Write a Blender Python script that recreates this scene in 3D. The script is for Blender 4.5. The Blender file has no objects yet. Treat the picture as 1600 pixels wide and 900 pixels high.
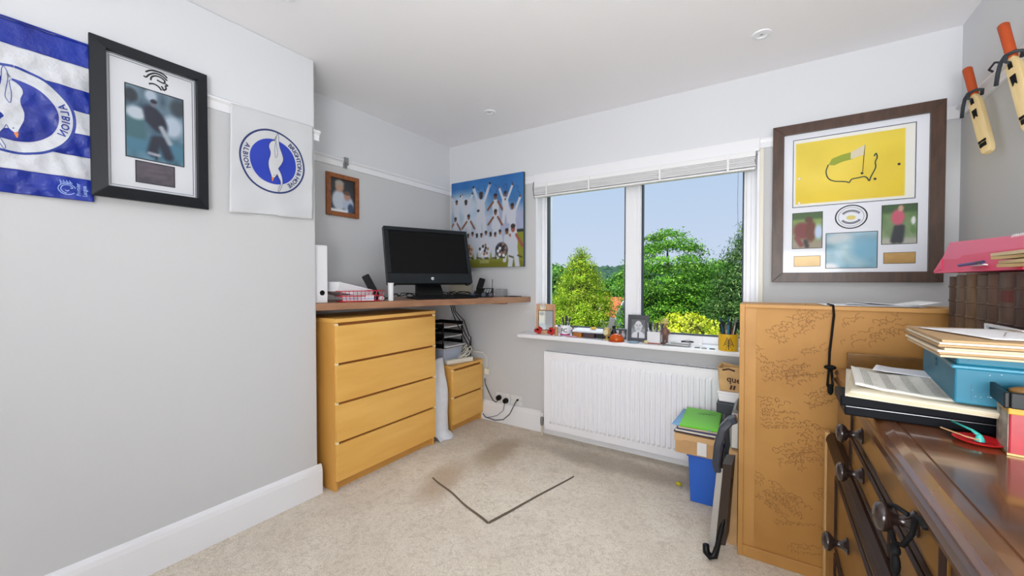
import bpy, bmesh, math, random
import numpy as np
from mathutils import Vector, Matrix
random.seed(7); rng = np.random.default_rng(7)
PI = math.pi
S = bpy.context.scene
C = S.collection

def lin(c):
    return tuple((v/255/12.92 if v/255 <= .04045 else ((v/255+.055)/1.055)**2.4) for v in c[:3])

# ------------------------------------------------------------------ camera, sky, sun, lamps, exposure
cam = bpy.data.cameras.new('camera'); cam.lens = 623.22/1600*36; cam.sensor_width = 36; cam.clip_start = .02; cam.clip_end = 600
co = bpy.data.objects.new('camera', cam); C.objects.link(co)
co.location = (0, 0, 1.213); co.rotation_euler = (PI/2-.0181, 0, .5731)
S.camera = co
S.view_settings.view_transform = 'Standard'; S.view_settings.look = 'None'
S.view_settings.gamma = 1; S.view_settings.use_curve_mapping = False
S.view_settings.exposure = 0.0

world = bpy.data.worlds.new('sky'); S.world = world; world.use_nodes = True
nt = world.node_tree; nt.nodes.clear()
out = nt.nodes.new('ShaderNodeOutputWorld'); bg = nt.nodes.new('ShaderNodeBackground')
tc = nt.nodes.new('ShaderNodeTexCoord'); sx = nt.nodes.new('ShaderNodeSeparateXYZ'); rp = nt.nodes.new('ShaderNodeValToRGB')
nt.links.new(tc.outputs['Generated'], sx.inputs[0]); nt.links.new(sx.outputs['Z'], rp.inputs[0])
rp.color_ramp.elements[0].position = 0.0; rp.color_ramp.elements[0].color = (*lin((210, 221, 243)), 1)
rp.color_ramp.elements[1].position = .55; rp.color_ramp.elements[1].color = (*lin((165, 200, 240)), 1)
nt.links.new(rp.outputs[0], bg.inputs[0]); bg.inputs[1].default_value = 1.0
nt.links.new(bg.outputs[0], out.inputs[0])

def lamp(name, kind, loc, rot, energy, size=None, color=(1, 1, 1), **k):
    l = bpy.data.lights.new(name, kind); l.energy = energy; l.color = color
    if kind == 'AREA':
        l.shape = 'RECTANGLE'; l.size = size[0]; l.size_y = size[1]
    for a, b in k.items(): setattr(l, a, b)
    o = bpy.data.objects.new(name, l); C.objects.link(o); o.location = loc; o.rotation_euler = rot
    return o
lamp('sun', 'SUN', (0, -20, 30), (math.radians(42), 0, math.radians(-14)), 5.5, color=(1, .96, .88), angle=.01)
# the photographer's two flashes behind the camera: both thrown up at the ceiling
lamp('bounce_flash', 'AREA', (.30, -.75, 1.2), (math.radians(180-60), 0, math.radians(-14)), 62, (1.4, .9), (.97, .99, 1))
lamp('far_bounce_flash', 'AREA', (.25, -1.2, .95), (math.radians(180-42), 0, 0), 20, (1.1, 1.0), (.97, .99, 1))
# added soft fill lamp behind the camera, in front of the solid back wall
lamp('rear_fill_lamp', 'AREA', (-.3, -2.5, 1.25), (math.radians(90), 0, 0), 14, (1.3, 2.0), (1, .985, .97))
# daylight from the open sky above the garden, falling in through the window
lamp('window_daylight', 'AREA', (-.82, 3.75, 2.95), (math.radians(-50), 0, 0), 60, (2.0, 1.3), (.92, .96, 1))

# ------------------------------------------------------------------ materials
MATS = {}
def mat(name, col, rough=.6, metal=0, var=0, vscale=8, bump=0, bscale=200, spec=.5, coat=0, stretch=None, col2=None, trans=0, coords='Object', bdist=.003):
    """principled; colour in 0-255 sRGB; var = noise mix towards col2 (or darker)"""
    if name in MATS: return MATS[name]
    m = bpy.data.materials.new(name); m.use_nodes = True; n = m.node_tree.nodes; L = m.node_tree.links
    b = n['Principled BSDF']; c = lin(col)
    b.inputs['Base Color'].default_value = (*c, 1); b.inputs['Roughness'].default_value = rough
    b.inputs['Metallic'].default_value = metal; b.inputs['Specular IOR Level'].default_value = spec
    if coat: b.inputs['Coat Weight'].default_value = coat; b.inputs['Coat Roughness'].default_value = .08
    if trans: b.inputs['Transmission Weight'].default_value = trans
    if var or bump:
        t = n.new('ShaderNodeTexCoord'); mp = n.new('ShaderNodeMapping'); L.new(t.outputs[coords], mp.inputs[0])
        if stretch: mp.inputs['Scale'].default_value = stretch
    if var:
        no = n.new('ShaderNodeTexNoise'); no.inputs['Scale'].default_value = vscale; no.inputs['Detail'].default_value = 6
        L.new(mp.outputs[0], no.inputs['Vector'])
        r = n.new('ShaderNodeValToRGB'); c2 = lin(col2) if col2 else tuple(v*(1-var) for v in c)
        r.color_ramp.elements[0].position = .32; r.color_ramp.elements[0].color = (*c2, 1)
        r.color_ramp.elements[1].position = .68; r.color_ramp.elements[1].color = (*c, 1)
        L.new(no.outputs['Fac'], r.inputs[0]); L.new(r.outputs[0], b.inputs['Base Color'])
    if bump:
        nb = n.new('ShaderNodeTexNoise'); nb.inputs['Scale'].default_value = bscale; nb.inputs['Detail'].default_value = 4
        L.new(mp.outputs[0], nb.inputs['Vector'])
        bu = n.new('ShaderNodeBump'); bu.inputs['Strength'].default_value = bump; bu.inputs['Distance'].default_value = bdist
        L.new(nb.outputs['Fac'], bu.inputs['Height']); L.new(bu.outputs[0], b.inputs['Normal'])
    MATS[name] = m; return m

def vcol_mat(name, rough=.6, coat=0, spec=.5):
    if name in MATS: return MATS[name]
    m = bpy.data.materials.new(name); m.use_nodes = True; n = m.node_tree.nodes
    a = n.new('ShaderNodeAttribute'); a.attribute_name = 'print'
    b = n['Principled BSDF']; b.inputs['Roughness'].default_value = rough; b.inputs['Specular IOR Level'].default_value = spec
    if coat: b.inputs['Coat Weight'].default_value = coat; b.inputs['Coat Roughness'].default_value = .06
    m.node_tree.links.new(a.outputs['Color'], b.inputs['Base Color'])
    MATS[name] = m; return m

def two_tone(name, low, high, z):
    m = bpy.data.materials.new(name); m.use_nodes = True; n = m.node_tree.nodes; L = m.node_tree.links; b = n['Principled BSDF']
    t = n.new('ShaderNodeNewGeometry'); s = n.new('ShaderNodeSeparateXYZ'); L.new(t.outputs['Position'], s.inputs[0])
    g = n.new('ShaderNodeMath'); g.operation = 'GREATER_THAN'; g.inputs[1].default_value = z; L.new(s.outputs['Z'], g.inputs[0])
    mx = n.new('ShaderNodeMix'); mx.data_type = 'RGBA'; mx.inputs[6].default_value = (*lin(low), 1); mx.inputs[7].default_value = (*lin(high), 1)
    L.new(g.outputs[0], mx.inputs[0]); L.new(mx.outputs[2], b.inputs['Base Color']); b.inputs['Roughness'].default_value = .75
    no = n.new('ShaderNodeTexNoise'); no.inputs['Scale'].default_value = 120; bu = n.new('ShaderNodeBump'); bu.inputs['Strength'].default_value = .05
    L.new(t.outputs['Position'], no.inputs['Vector']); L.new(no.outputs['Fac'], bu.inputs['Height']); L.new(bu.outputs[0], b.inputs['Normal'])
    return m

def wood(name, c1, c2, scale=(1, 1, 1), rough=.45, coat=0, nscale=6):
    return mat(name, c1, rough, var=1, vscale=nscale, col2=c2, stretch=scale, coat=coat, bump=.04, bscale=60)

WALL = two_tone('wall_paint', (205, 206, 208), (220, 222, 226), 2.03)
CEIL = mat('ceiling_paint', (246, 245, 248), .85)
WHITE = mat('white_gloss', (236, 237, 241), .35)
UPVC = mat('white_upvc', (240, 241, 246), .3)
PAPER = mat('white_paper', (236, 237, 240), .7)
CREAM = mat('cream_paper', (226, 210, 178), .75, var=.15, vscale=12)
MANILA = mat('manila_card', (208, 188, 156), .75, var=.18, vscale=10)
BLACK = mat('black_plastic', (15, 16, 18), .4, spec=.25)
BLACKM = mat('black_matt', (16, 16, 18), .7, spec=.2)
GREYM = mat('grey_metal', (150, 152, 155), .35, metal=.8)
SILVER = mat('silver', (200, 200, 200), .3, metal=.7)
BIRCH = wood('birch_veneer', (240, 190, 102), (230, 174, 86), (1, .35, 2.2), .42)
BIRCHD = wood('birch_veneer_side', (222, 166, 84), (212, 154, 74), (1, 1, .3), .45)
DESKW = wood('desk_laminate', (170, 128, 98), (140, 100, 76), (3, .5, 3), .4)
DARKW = wood('dark_oak', (96, 60, 36), (62, 36, 22), (6, .8, 6), .28, coat=.4)
OAKTOP = wood('polished_top', (116, 74, 46), (84, 50, 30), (5, .7, 5), .2, coat=.6)
OAKPAN = wood('oak_panel', (130, 90, 34), (102, 68, 22), (3, .8, 3), .35, coat=.3)
EBON = mat('ebonised', (44, 27, 19), .45, spec=.2)
HARDB = wood('hardboard_back', (186, 136, 68), (168, 118, 54), (1, 1, 1), .6, nscale=3)
HARDE = wood('hardboard_edge', (194, 144, 78), (176, 126, 64), (1, 1, 1), .55, nscale=5)
WALNUT = wood('walnut_frame', (84, 58, 44), (62, 42, 32), (8, 8, 1.5), .4)
CARDB = mat('cardboard', (196, 156, 108), .8, var=.12, vscale=14)
PIC = vcol_mat('picture_print', .5, .35)
PRINT = vcol_mat('flat_print', .65)
INK = mat('ink_brown', (92, 58, 26), .7)
INKB = mat('ink_black', (40, 40, 42), .7)

# ------------------------------------------------------------------ mesh helpers
MW = {}
class MB:
    def __init__(s): s.bm = bmesh.new()
    def box(s, x0, x1, y0, y1, z0, z1, M=None):
        vs = [s.bm.verts.new(v) for v in ((x0,y0,z0),(x1,y0,z0),(x1,y1,z0),(x0,y1,z0),(x0,y0,z1),(x1,y0,z1),(x1,y1,z1),(x0,y1,z1))]
        for f in ((3,2,1,0),(4,5,6,7),(0,1,5,4),(1,2,6,5),(2,3,7,6),(3,0,4,7)): s.bm.faces.new([vs[i] for i in f])
        if M is not None: bmesh.ops.transform(s.bm, matrix=M, verts=vs)
        return s
    def prism(s, pts, d):
        """closed polygon of 3-D points swept by vector d"""
        d = Vector(d); a = [s.bm.verts.new(p) for p in pts]; b = [s.bm.verts.new(Vector(p)+d) for p in pts]; n = len(a)
        s.bm.faces.new(a[::-1]); s.bm.faces.new(b)
        for i in range(n): s.bm.faces.new([a[i], a[(i+1) % n], b[(i+1) % n], b[i]])
        return s
    def tube(s, path, r, seg=8, cap=True):
        P = [Vector(p) for p in path]; R = r if hasattr(r, '__len__') else [r]*len(P); rings = []; N = None
        for i, p in enumerate(P):
            t = (P[min(i+1, len(P)-1)]-P[max(i-1, 0)]).normalized()
            if N is None: N = t.orthogonal().normalized()
            else: N = (N-t*N.dot(t)).normalized() if (N-t*N.dot(t)).length > 1e-6 else t.orthogonal().normalized()
            B = t.cross(N)
            rings.append([s.bm.verts.new(p+(N*math.cos(2*PI*k/seg)+B*math.sin(2*PI*k/seg))*R[i]) for k in range(seg)])
        for a, b in zip(rings, rings[1:]):
            for k in range(seg): s.bm.faces.new([a[k], a[(k+1) % seg], b[(k+1) % seg], b[k]])
        if cap: s.bm.faces.new(rings[0][::-1]); s.bm.faces.new(rings[-1])
        return s
    def lathe(s, prof, c, axis='Z', seg=24):
        """profile of (radius, height) along axis from centre c"""
        c = Vector(c); rings = []
        for r, h in prof:
            ring = []
            for k in range(seg):
                a = 2*PI*k/seg; u, v = r*math.cos(a), r*math.sin(a)
                d = {'Z': (u, v, h), 'X': (h, u, v), '-X': (-h, v, u), 'Y': (v, h, u), '-Y': (u, -h, v), '-Z': (v, u, -h)}[axis]
                ring.append(s.bm.verts.new(c+Vector(d)))
            rings.append(ring)
        for a, b in zip(rings, rings[1:]):
            for k in range(seg): s.bm.faces.new([a[k], a[(k+1) % seg], b[(k+1) % seg], b[k]])
        s.bm.faces.new(rings[0][::-1]); s.bm.faces.new(rings[-1])
        return s
    def ball(s, c, r, seg=16):
        r = r if hasattr(r, '__len__') else (r, r, r)
        bmesh.ops.create_uvsphere(s.bm, u_segments=seg, v_segments=max(6, seg//2), radius=1, matrix=Matrix.Translation(c) @ Matrix.Diagonal((*r, 1)))
        return s
    def poly(s, pts):
        s.bm.faces.new([s.bm.verts.new(p) for p in pts]); return s
    def grid(s, f, nu, nv):
        V = [[s.bm.verts.new(f(i/nu, j/nv)) for j in range(nv+1)] for i in range(nu+1)]
        for i in range(nu):
            for j in range(nv): s.bm.faces.new([V[i][j], V[i+1][j], V[i+1][j+1], V[i][j+1]])
        return s
    def xf(s, M): bmesh.ops.transform(s.bm, matrix=M, verts=s.bm.verts); return s
    def build(s, name, m, parent=None, bevel=0, smooth=False, local=False, solid=0, kind=None, label=None):
        if not solid: bmesh.ops.recalc_face_normals(s.bm, faces=s.bm.faces)
        me = bpy.data.meshes.new(name); s.bm.to_mesh(me); s.bm.free()
        return finish(me, name, m, parent, bevel, smooth, local, solid, kind, label)

def finish(me, name, m, parent=None, bevel=0, smooth=False, local=False, solid=0, kind=None, label=None):
    if m is not None: me.materials.append(m)
    o = bpy.data.objects.new(name, me); C.objects.link(o)
    if parent is not None:
        o.parent = parent; MW[o.name] = MW[parent.name]
        if not local: me.transform(MW[parent.name].inverted())
    elif not local:
        co_ = np.empty(len(me.vertices)*3); me.vertices.foreach_get('co', co_); co_ = co_.reshape(-1, 3)
        base = Vector(((co_[:,0].min()+co_[:,0].max())/2, (co_[:,1].min()+co_[:,1].max())/2, co_[:,2].min()))
        me.transform(Matrix.Translation(-base)); o.location = base; MW[o.name] = Matrix.Translation(base)
    if smooth:
        for p in me.polygons: p.use_smooth = True
        if smooth == 'angle': me.set_sharp_from_angle(angle=math.radians(40))
    if solid:
        md = o.modifiers.new('thickness', 'SOLIDIFY'); md.thickness = solid; md.offset = 0
    if bevel:
        md = o.modifiers.new('bevel', 'BEVEL'); md.width = bevel; md.segments = 2; md.limit_method = 'ANGLE'; md.angle_limit = math.radians(50)
    if kind: o['kind'] = kind
    if label: o['label'] = label
    return o

def thing(name, label, cat, loc, rz=0, group=None, M=None):
    o = bpy.data.objects.new(name, None); C.objects.link(o); o.empty_display_size = .05
    if M is None: M = Matrix.Translation(loc) @ Matrix.Rotation(rz, 4, 'Z')
    o.location = M.to_translation(); o.rotation_euler = M.to_euler(); MW[o.name] = M
    return tag(o, label, cat, group)
def tag(o, label, cat, group=None):
    o['label'] = label; o['category'] = cat
    if group: o['group'] = group
    return o
def struct(o): o['kind'] = 'structure'; return o
def copy_thing(root, loc, rz, label, group=None, scale=None):
    r = root.copy(); C.objects.link(r); r.location = loc; r.rotation_euler = (0, 0, rz); r['label'] = label
    if group: r['group'] = group
    for ch in list(root.children):
        c = ch.copy(); C.objects.link(c); c.parent = r
        for g in ch.children:
            d = g.copy(); C.objects.link(d); d.parent = c
    return r
def B(x0, x1, y0, y1, z0, z1): return MB().box(x0, x1, y0, y1, z0, z1)

def paint(layers, nu, nv, aspect):
    """colour field (linear) for a printed picture; u right, v up; shapes are part of the flat print"""
    u, v = np.meshgrid(np.linspace(0, 1, nu+1), np.linspace(0, 1, nv+1), indexing='ij'); col = np.zeros((nu+1, nv+1, 3))
    for l in layers:
        k = l[0]
        if k == 'bg':
            a, b_ = np.array(l[1], float), np.array(l[2], float); col[:] = a*(1-v[..., None])+b_*v[..., None]; continue
        if k == 'noise':
            n = rng.random((l[2], l[2], 1 if len(l) < 4 else 3)); iu = u*(l[2]-1.001); iv = v*(l[2]-1.001)
            i0 = iu.astype(int); j0 = iv.astype(int); fu = (iu-i0)[..., None]; fv = (iv-j0)[..., None]
            nn = n[i0, j0]*(1-fu)*(1-fv)+n[i0+1, j0]*fu*(1-fv)+n[i0, j0+1]*(1-fu)*fv+n[i0+1, j0+1]*fu*fv
            col = np.clip(col+(nn-.5)*2*l[1], 0, 255); continue
        if k == 'ell':
            _, cx, cy, rx, ry, rot, c, so = l; du, dv = (u-cx)*aspect, v-cy; ca, sa = math.cos(rot), math.sin(rot)
            d = np.sqrt(((du*ca+dv*sa)/(rx*aspect))**2+((-du*sa+dv*ca)/ry)**2); w = np.clip((1-d)/max(so, .01)+.5, 0, 1)
        if k == 'rect':
            _, x0, y0, x1, y1, c, so = l; d = np.minimum(np.minimum(u-x0, x1-u)*aspect, np.minimum(v-y0, y1-v)); w = np.clip(d/max(so, 1e-4)+.5, 0, 1)
        if k == 'cap':
            _, x0, y0, x1, y1, r, c, so = l; ax, ay = (x1-x0)*aspect, y1-y0; px, py = (u-x0)*aspect, v-y0
            t = np.clip((px*ax+py*ay)/(ax*ax+ay*ay+1e-9), 0, 1); d = np.sqrt((px-ax*t)**2+(py-ay*t)**2); w = np.clip((r-d)/max(so, 1e-4)+.5, 0, 1)
        col = col*(1-w[..., None])+np.array(c, float)*w[..., None]
    s = col/255; s = np.where(s <= .04045, s/12.92, ((s+.055)/1.055)**2.4)
    return s
def picture(name, parent, O, U, V, layers, nu=40, nv=40, m=None, label=None):
    """flat print from corner O, edges U and V, colours stored per vertex"""
    O, U, V = Vector(O), Vector(U), Vector(V)
    bm = MB(); bm.grid(lambda a, b: O+U*a+V*b, nu, nv)
    col = paint(layers, nu, nv, U.length/V.length).reshape(-1, 3)
    o = bm.build(name, m or PIC, parent, label=label)
    at = o.data.color_attributes.new('print', 'FLOAT_COLOR', 'POINT')
    at.data.foreach_set('color', np.c_[col, np.ones(len(col))].astype(np.float32).ravel())
    return o

def ribbons(strokes, w, n):
    """thin flat ink strokes (lists of 3-D points) on a surface with normal n"""
    mb = MB(); n = Vector(n)
    for st in strokes:
        o_ = random.random()*3e-4; P = [Vector(p)+n*(o_+4e-6*i) for i, p in enumerate(st)]; L_ = []
        for i, p in enumerate(P):
            t = (P[min(i+1, len(P)-1)]-P[max(i-1, 0)]); s_ = t.cross(n)
            if s_.length < 1e-9: s_ = Vector((0, 0, 1))
            s_ = s_.normalized()*w/2; L_.append((mb.bm.verts.new(p+s_), mb.bm.verts.new(p-s_)))
        for a, b in zip(L_, L_[1:]): mb.bm.faces.new([a[0], b[0], b[1], a[1]])
    return mb
def smooth(P, k=5):
    P = [Vector(p) for p in P]; out = []
    for i in range(len(P)-1):
        p0, p1, p2, p3 = P[max(i-1, 0)], P[i], P[i+1], P[min(i+2, len(P)-1)]
        for j in range(k):
            t = j/k; out.append(.5*((2*p1)+(p2-p0)*t+(2*p0-5*p1+4*p2-p3)*t*t+(3*p1-p0-3*p2+p3)*t**3))
    return out+[P[-1]]
def scribble(O, U, V, rows, length, h, step=.9):
    """rows of handwriting-like words; O top left, U writing direction, V down"""
    O, U, V = Vector(O), Vector(U).normalized(), Vector(V).normalized(); out = []; y = 0
    for r in range(rows):
        hr = h*random.uniform(.75, 1.35); y += hr*random.uniform(1.3, 1.9); sl = random.uniform(-.10, .10)
        x = random.uniform(0, .25)*length; end = length*random.uniform(.6, 1.05)
        while x < end:
            w = hr*random.uniform(1.6, 5.5); st = []; fq = random.uniform(3.6, 6.0)/hr; ph = random.uniform(0, 6); n = max(6, int(w/hr*7)); e1, e2 = random.uniform(.2, .6), random.uniform(.25, .5)
            for i in range(n):
                t = i/(n-1); q = ph+t*w*fq; big = 1.7 if i < 3 else 1.0
                st.append(O+U*(x+w*t+hr*.30*math.cos(q)+hr*.15*math.sin(q))+V*(y+sl*x+big*hr*(e1*math.sin(q)+e2*math.sin(q*.43+ph))))
            out.append(st); x += w+hr*random.uniform(.5, 1.6)
    return out

def text_mesh(txt, size, bold=.02):
    cu = bpy.data.curves.new('t', 'FONT'); cu.body = txt; cu.size = size; cu.resolution_u = 2; cu.offset = bold*size
    o = bpy.data.objects.new('t', cu); C.objects.link(o); dg = bpy.context.evaluated_depsgraph_get(); dg.update()
    me = bpy.data.meshes.new_from_object(o.evaluated_get(dg)); bpy.data.objects.remove(o)
    V = [tuple(v.co) for v in me.vertices]; F = [tuple(p.vertices) for p in me.polygons]; bpy.data.meshes.remove(me)
    return V, F
def text_flat(name, txt, size, O, U, V, m, parent):
    vs, fs = text_mesh(txt, size); O, U, V = Vector(O), Vector(U), Vector(V); mb = MB()
    if not vs: return
    cx = (min(v[0] for v in vs)+max(v[0] for v in vs))/2
    q = [mb.bm.verts.new(O+U*(v[0]-cx)+V*v[1]) for v in vs]
    for f in fs:
        try: mb.bm.faces.new([q[i] for i in f])
        except ValueError: pass
    return mb.build(name, m, parent)

# ------------------------------------------------------------------ room shell
XB, YB, XA, YW, XR, ZC = -2.152, 1.294, -2.502, 2.812, .772, 2.444
Y0 = -2.6
# carpet
m = bpy.data.materials.new('carpet'); m.use_nodes = True; n = m.node_tree.nodes; L = m.node_tree.links; b = n['Principled BSDF']
b.inputs['Roughness'].default_value = .95; b.inputs['Specular IOR Level'].default_value = .1
g = n.new('ShaderNodeNewGeometry')
def nz(sc, det, lo, hi, dist=0):
    a = n.new('ShaderNodeTexNoise'); a.inputs['Scale'].default_value = sc; a.inputs['Detail'].default_value = det; a.inputs['Distortion'].default_value = dist
    L.new(g.outputs['Position'], a.inputs['Vector']); r = n.new('ShaderNodeMapRange'); r.inputs['From Min'].default_value = lo; r.inputs['From Max'].default_value = hi
    L.new(a.outputs['Fac'], r.inputs['Value']); return r.outputs[0]
def mixc(f, a, c2, fac=1.0):
    x = n.new('ShaderNodeMix'); x.data_type = 'RGBA'; x.inputs[7].default_value = (*lin(c2), 1)
    mu = n.new('ShaderNodeMath'); mu.operation = 'MULTIPLY'; mu.inputs[1].default_value = fac; L.new(f, mu.inputs[0]); L.new(mu.outputs[0], x.inputs[0])
    if isinstance(a, tuple): x.inputs[6].default_value = (*lin(a), 1)
    else: L.new(a, x.inputs[6])
    return x.outputs[2]
c = mixc(nz(3.2, 5, .42, .62, 1.2), (240, 231, 216), (228, 217, 201), .8)
c = mixc(nz(9, 6, .52, .72, 2.5), c, (206, 194, 180), .4)
c = mixc(nz(34, 4, .46, .66, 1.5), c, (198, 184, 168), .5)
c = mixc(nz(190, 3, .40, .70), c, (160, 144, 126), .5)
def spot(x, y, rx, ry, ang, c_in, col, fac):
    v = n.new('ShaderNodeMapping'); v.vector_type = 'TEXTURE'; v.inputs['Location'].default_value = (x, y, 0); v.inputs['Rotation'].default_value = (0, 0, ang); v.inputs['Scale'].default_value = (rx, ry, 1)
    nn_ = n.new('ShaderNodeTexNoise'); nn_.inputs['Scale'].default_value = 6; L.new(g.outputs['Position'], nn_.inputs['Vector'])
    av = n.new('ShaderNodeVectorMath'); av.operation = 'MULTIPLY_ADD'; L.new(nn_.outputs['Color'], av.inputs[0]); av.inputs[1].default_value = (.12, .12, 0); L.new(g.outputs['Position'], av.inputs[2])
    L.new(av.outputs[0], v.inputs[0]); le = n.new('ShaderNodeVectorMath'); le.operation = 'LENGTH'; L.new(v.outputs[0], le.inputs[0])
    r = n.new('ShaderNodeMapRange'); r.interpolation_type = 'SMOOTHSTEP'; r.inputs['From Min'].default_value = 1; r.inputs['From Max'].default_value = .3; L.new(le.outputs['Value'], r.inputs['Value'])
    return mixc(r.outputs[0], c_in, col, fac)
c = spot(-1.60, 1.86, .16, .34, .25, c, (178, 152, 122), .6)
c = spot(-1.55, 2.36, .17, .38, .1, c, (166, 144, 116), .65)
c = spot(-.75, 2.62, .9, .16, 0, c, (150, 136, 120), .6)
L.new(c, b.inputs['Base Color'])
nb = n.new('ShaderNodeTexNoise'); nb.inputs['Scale'].default_value = 260; L.new(g.outputs['Position'], nb.inputs['Vector'])
bu = n.new('ShaderNodeBump'); bu.inputs['Strength'].default_value = .5; bu.inputs['Distance'].default_value = .006
L.new(nb.outputs['Fac'], bu.inputs['Height']); L.new(bu.outputs[0], b.inputs['Normal'])
CARPET = m

floor = struct(B(-2.75, XR+.15, Y0-.15, YW+.28, -.08, 0).build('floor', CARPET))
struct(B(-2.75, XR+.15, Y0-.15, YW+.28, ZC, ZC+.12).build('ceiling', CEIL))
struct(B(-2.75, XB, Y0, YB, 0, ZC).build('wall_left', WALL, bevel=.008))
struct(B(-2.75, XA, YB, YW+.28, 0, ZC).build('wall_alcove', WALL))
struct(B(XR, XR+.15, Y0, YW+.28, 0, ZC).build('wall_right', WALL))
struct(B(-2.75, XR+.15, Y0-.15, Y0, 0, ZC).build('wall_back', WALL))
WX0, WX1, WZ0, WZ1 = -1.582, -.055, .77, 2.0
wm = MB(); wm.box(XA, WX0, YW, YW+.28, 0, ZC).box(WX1, XR, YW, YW+.28, 0, ZC).box(WX0, WX1, YW, YW+.28, 0, WZ0).box(WX0, WX1, YW, YW+.28, WZ1, ZC)
struct(wm.build('wall_window', WALL))

def skirt(name, pts, d, out):
    """skirting profile swept along d; out = direction away from the wall"""
    o = Vector(out); prof = [(0, 0), (.018, 0), (.018, .13), (.014, .15), (.008, .162), (0, .167)]
    p0 = Vector(pts); return struct(MB().prism([p0+o*a+Vector((0, 0, z)) for a, z in prof], d).build(name, WHITE, smooth=False))
skirt('baseboard_left', (XB, Y0, 0), (0, YB-Y0+.018, 0), (1, 0, 0))
skirt('baseboard_alcove', (XA, YB, 0), (0, YW-YB, 0), (1, 0, 0))
skirt('baseboard_window', (XA, YW, 0), (XR-XA, 0, 0), (0, -1, 0))
skirt('baseboard_right', (XR, Y0, 0), (0, YW-Y0, 0), (-1, 0, 0))
def rail(name, p, d, out, dp_=.024):
    o = Vector(out); prof = [(0, 0), (.010, .002), (.011, .036), (dp_, .046), (dp_, .054), (.010, .062), (0, .062)]
    return struct(MB().prism([Vector(p)+o*a+Vector((0, 0, z)) for a, z in prof], d).build(name, WHITE))
ZR = 1.998
rail('trim_1', (XB, Y0, ZR), (0, YB-Y0+.02, 0), (1, 0, 0))
rail('trim_2', (XA, YB, ZR), (0, YW-YB, 0), (1, 0, 0))
rail('trim_3', (XA, YW, ZR), (WX0-.01-XA, 0, 0), (0, -1, 0), .013)
rail('trim_4', (WX1+.0, YW, ZR), (XR-WX1, 0, 0), (0, -1, 0), .013)
rail('trim_5', (XR, Y0, ZR), (0, YW-Y0, 0), (-1, 0, 0))
# flat head casing over the window, standing proud of the rail
struct(B(WX0-.012, WX1, YW-.022, YW, 1.985, 2.062).build('trim_6', WHITE, bevel=.003))
# slim side casings
struct(B(WX1, WX1+.022, YW-.012, YW, .80, 1.998).build('trim_7', mat('old_cream_gloss', (226, 222, 208), .4), bevel=.002))

# window: reveal lining, frame, mullion, panes, gaskets, sill
win = thing('window_1', 'white two-light window', 'window', (0, 0, 0)); del win['label'], win['category']; struct(win)
YF = 2.90
B(WX0-.001, WX0+.012, YW-.004, YF, .795, WZ1).build('reveal', UPVC, win)
B(WX1-.012, WX1+.001, YW-.004, YF, .795, WZ1).build('reveal', UPVC, win)
B(WX0, WX1, YW, YF, WZ1-.012, WZ1).build('reveal', UPVC, win)
def bar(name, x0, x1, z0, z1, y0=YF, y1=YF+.07, bev=.006): return B(x0, x1, y0, y1, z0, z1).build(name, UPVC, win, bevel=bev)
bar('frame_bar', WX0+.005, WX0+.05, .795, 1.99); bar('frame_bar', WX1-.085, WX1-.005, .795, 1.99)
bar('frame_bar', WX0+.05, WX1-.085, 1.93, 1.99); bar('frame_bar', WX0+.05, WX1-.085, .795, .846)
bar('mullion', -.888, -.772, .846, 1.93)
bar('mullion_bead', -.800, -.778, .846, 1.93, YF-.012, YF, .003)
bar('jamb_bead', WX0+.012, WX0+.036, .81, 1.98, YF-.014, YF, .003); bar('jamb_bead', WX1-.07, WX1-.045, .81, 1.98, YF-.014, YF, .003)
GASK = mat('rubber_gasket', (48, 56, 66), .6)
for x0, x1 in ((WX0+.05, -.888), (-.772, WX1-.085)):
    gk = MB(); t = .007
    gk.box(x0, x0+t, YF+.005, YF+.05, .846, 1.93).box(x1-t, x1, YF+.005, YF+.05, .846, 1.93).box(x0+t, x1-t, YF+.005, YF+.05, .846, .846+t).box(x0+t, x1-t, YF+.005, YF+.05, 1.93-t, 1.93)
    gk.build('gasket', GASK, win)
gm = bpy.data.materials.new('window_glass'); gm.use_nodes = True; n = gm.node_tree.nodes; L = gm.node_tree.links; n.remove(n['Principled BSDF'])
tr = n.new('ShaderNodeBsdfTransparent'); tr.inputs[0].default_value = (.97, .985, .98, 1); gl = n.new('ShaderNodeBsdfGlossy'); gl.inputs['Roughness'].default_value = .02
fr = n.new('ShaderNodeFresnel'); fr.inputs[0].default_value = 1.05; ms = n.new('ShaderNodeMixShader')
L.new(fr.outputs[0], ms.inputs[0]); L.new(tr.outputs[0], ms.inputs[1]); L.new(gl.outputs[0], ms.inputs[2]); L.new(ms.outputs[0], n['Material Output'].inputs[0])
for x0, x1 in ((WX0+.05, -.888), (-.772, WX1-.085)): B(x0+.004, x1-.004, YF+.024, YF+.03, .85, 1.926).build('pane', gm, win)
ZS = .795
sl = MB(); sl.box(-1.669, .06, 2.66, YW, ZS-.028, ZS).box(WX0, WX1, YW-.001, YF+.005, ZS-.028, ZS)
sl.build('window_sill', WHITE, win, bevel=.006)

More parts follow.
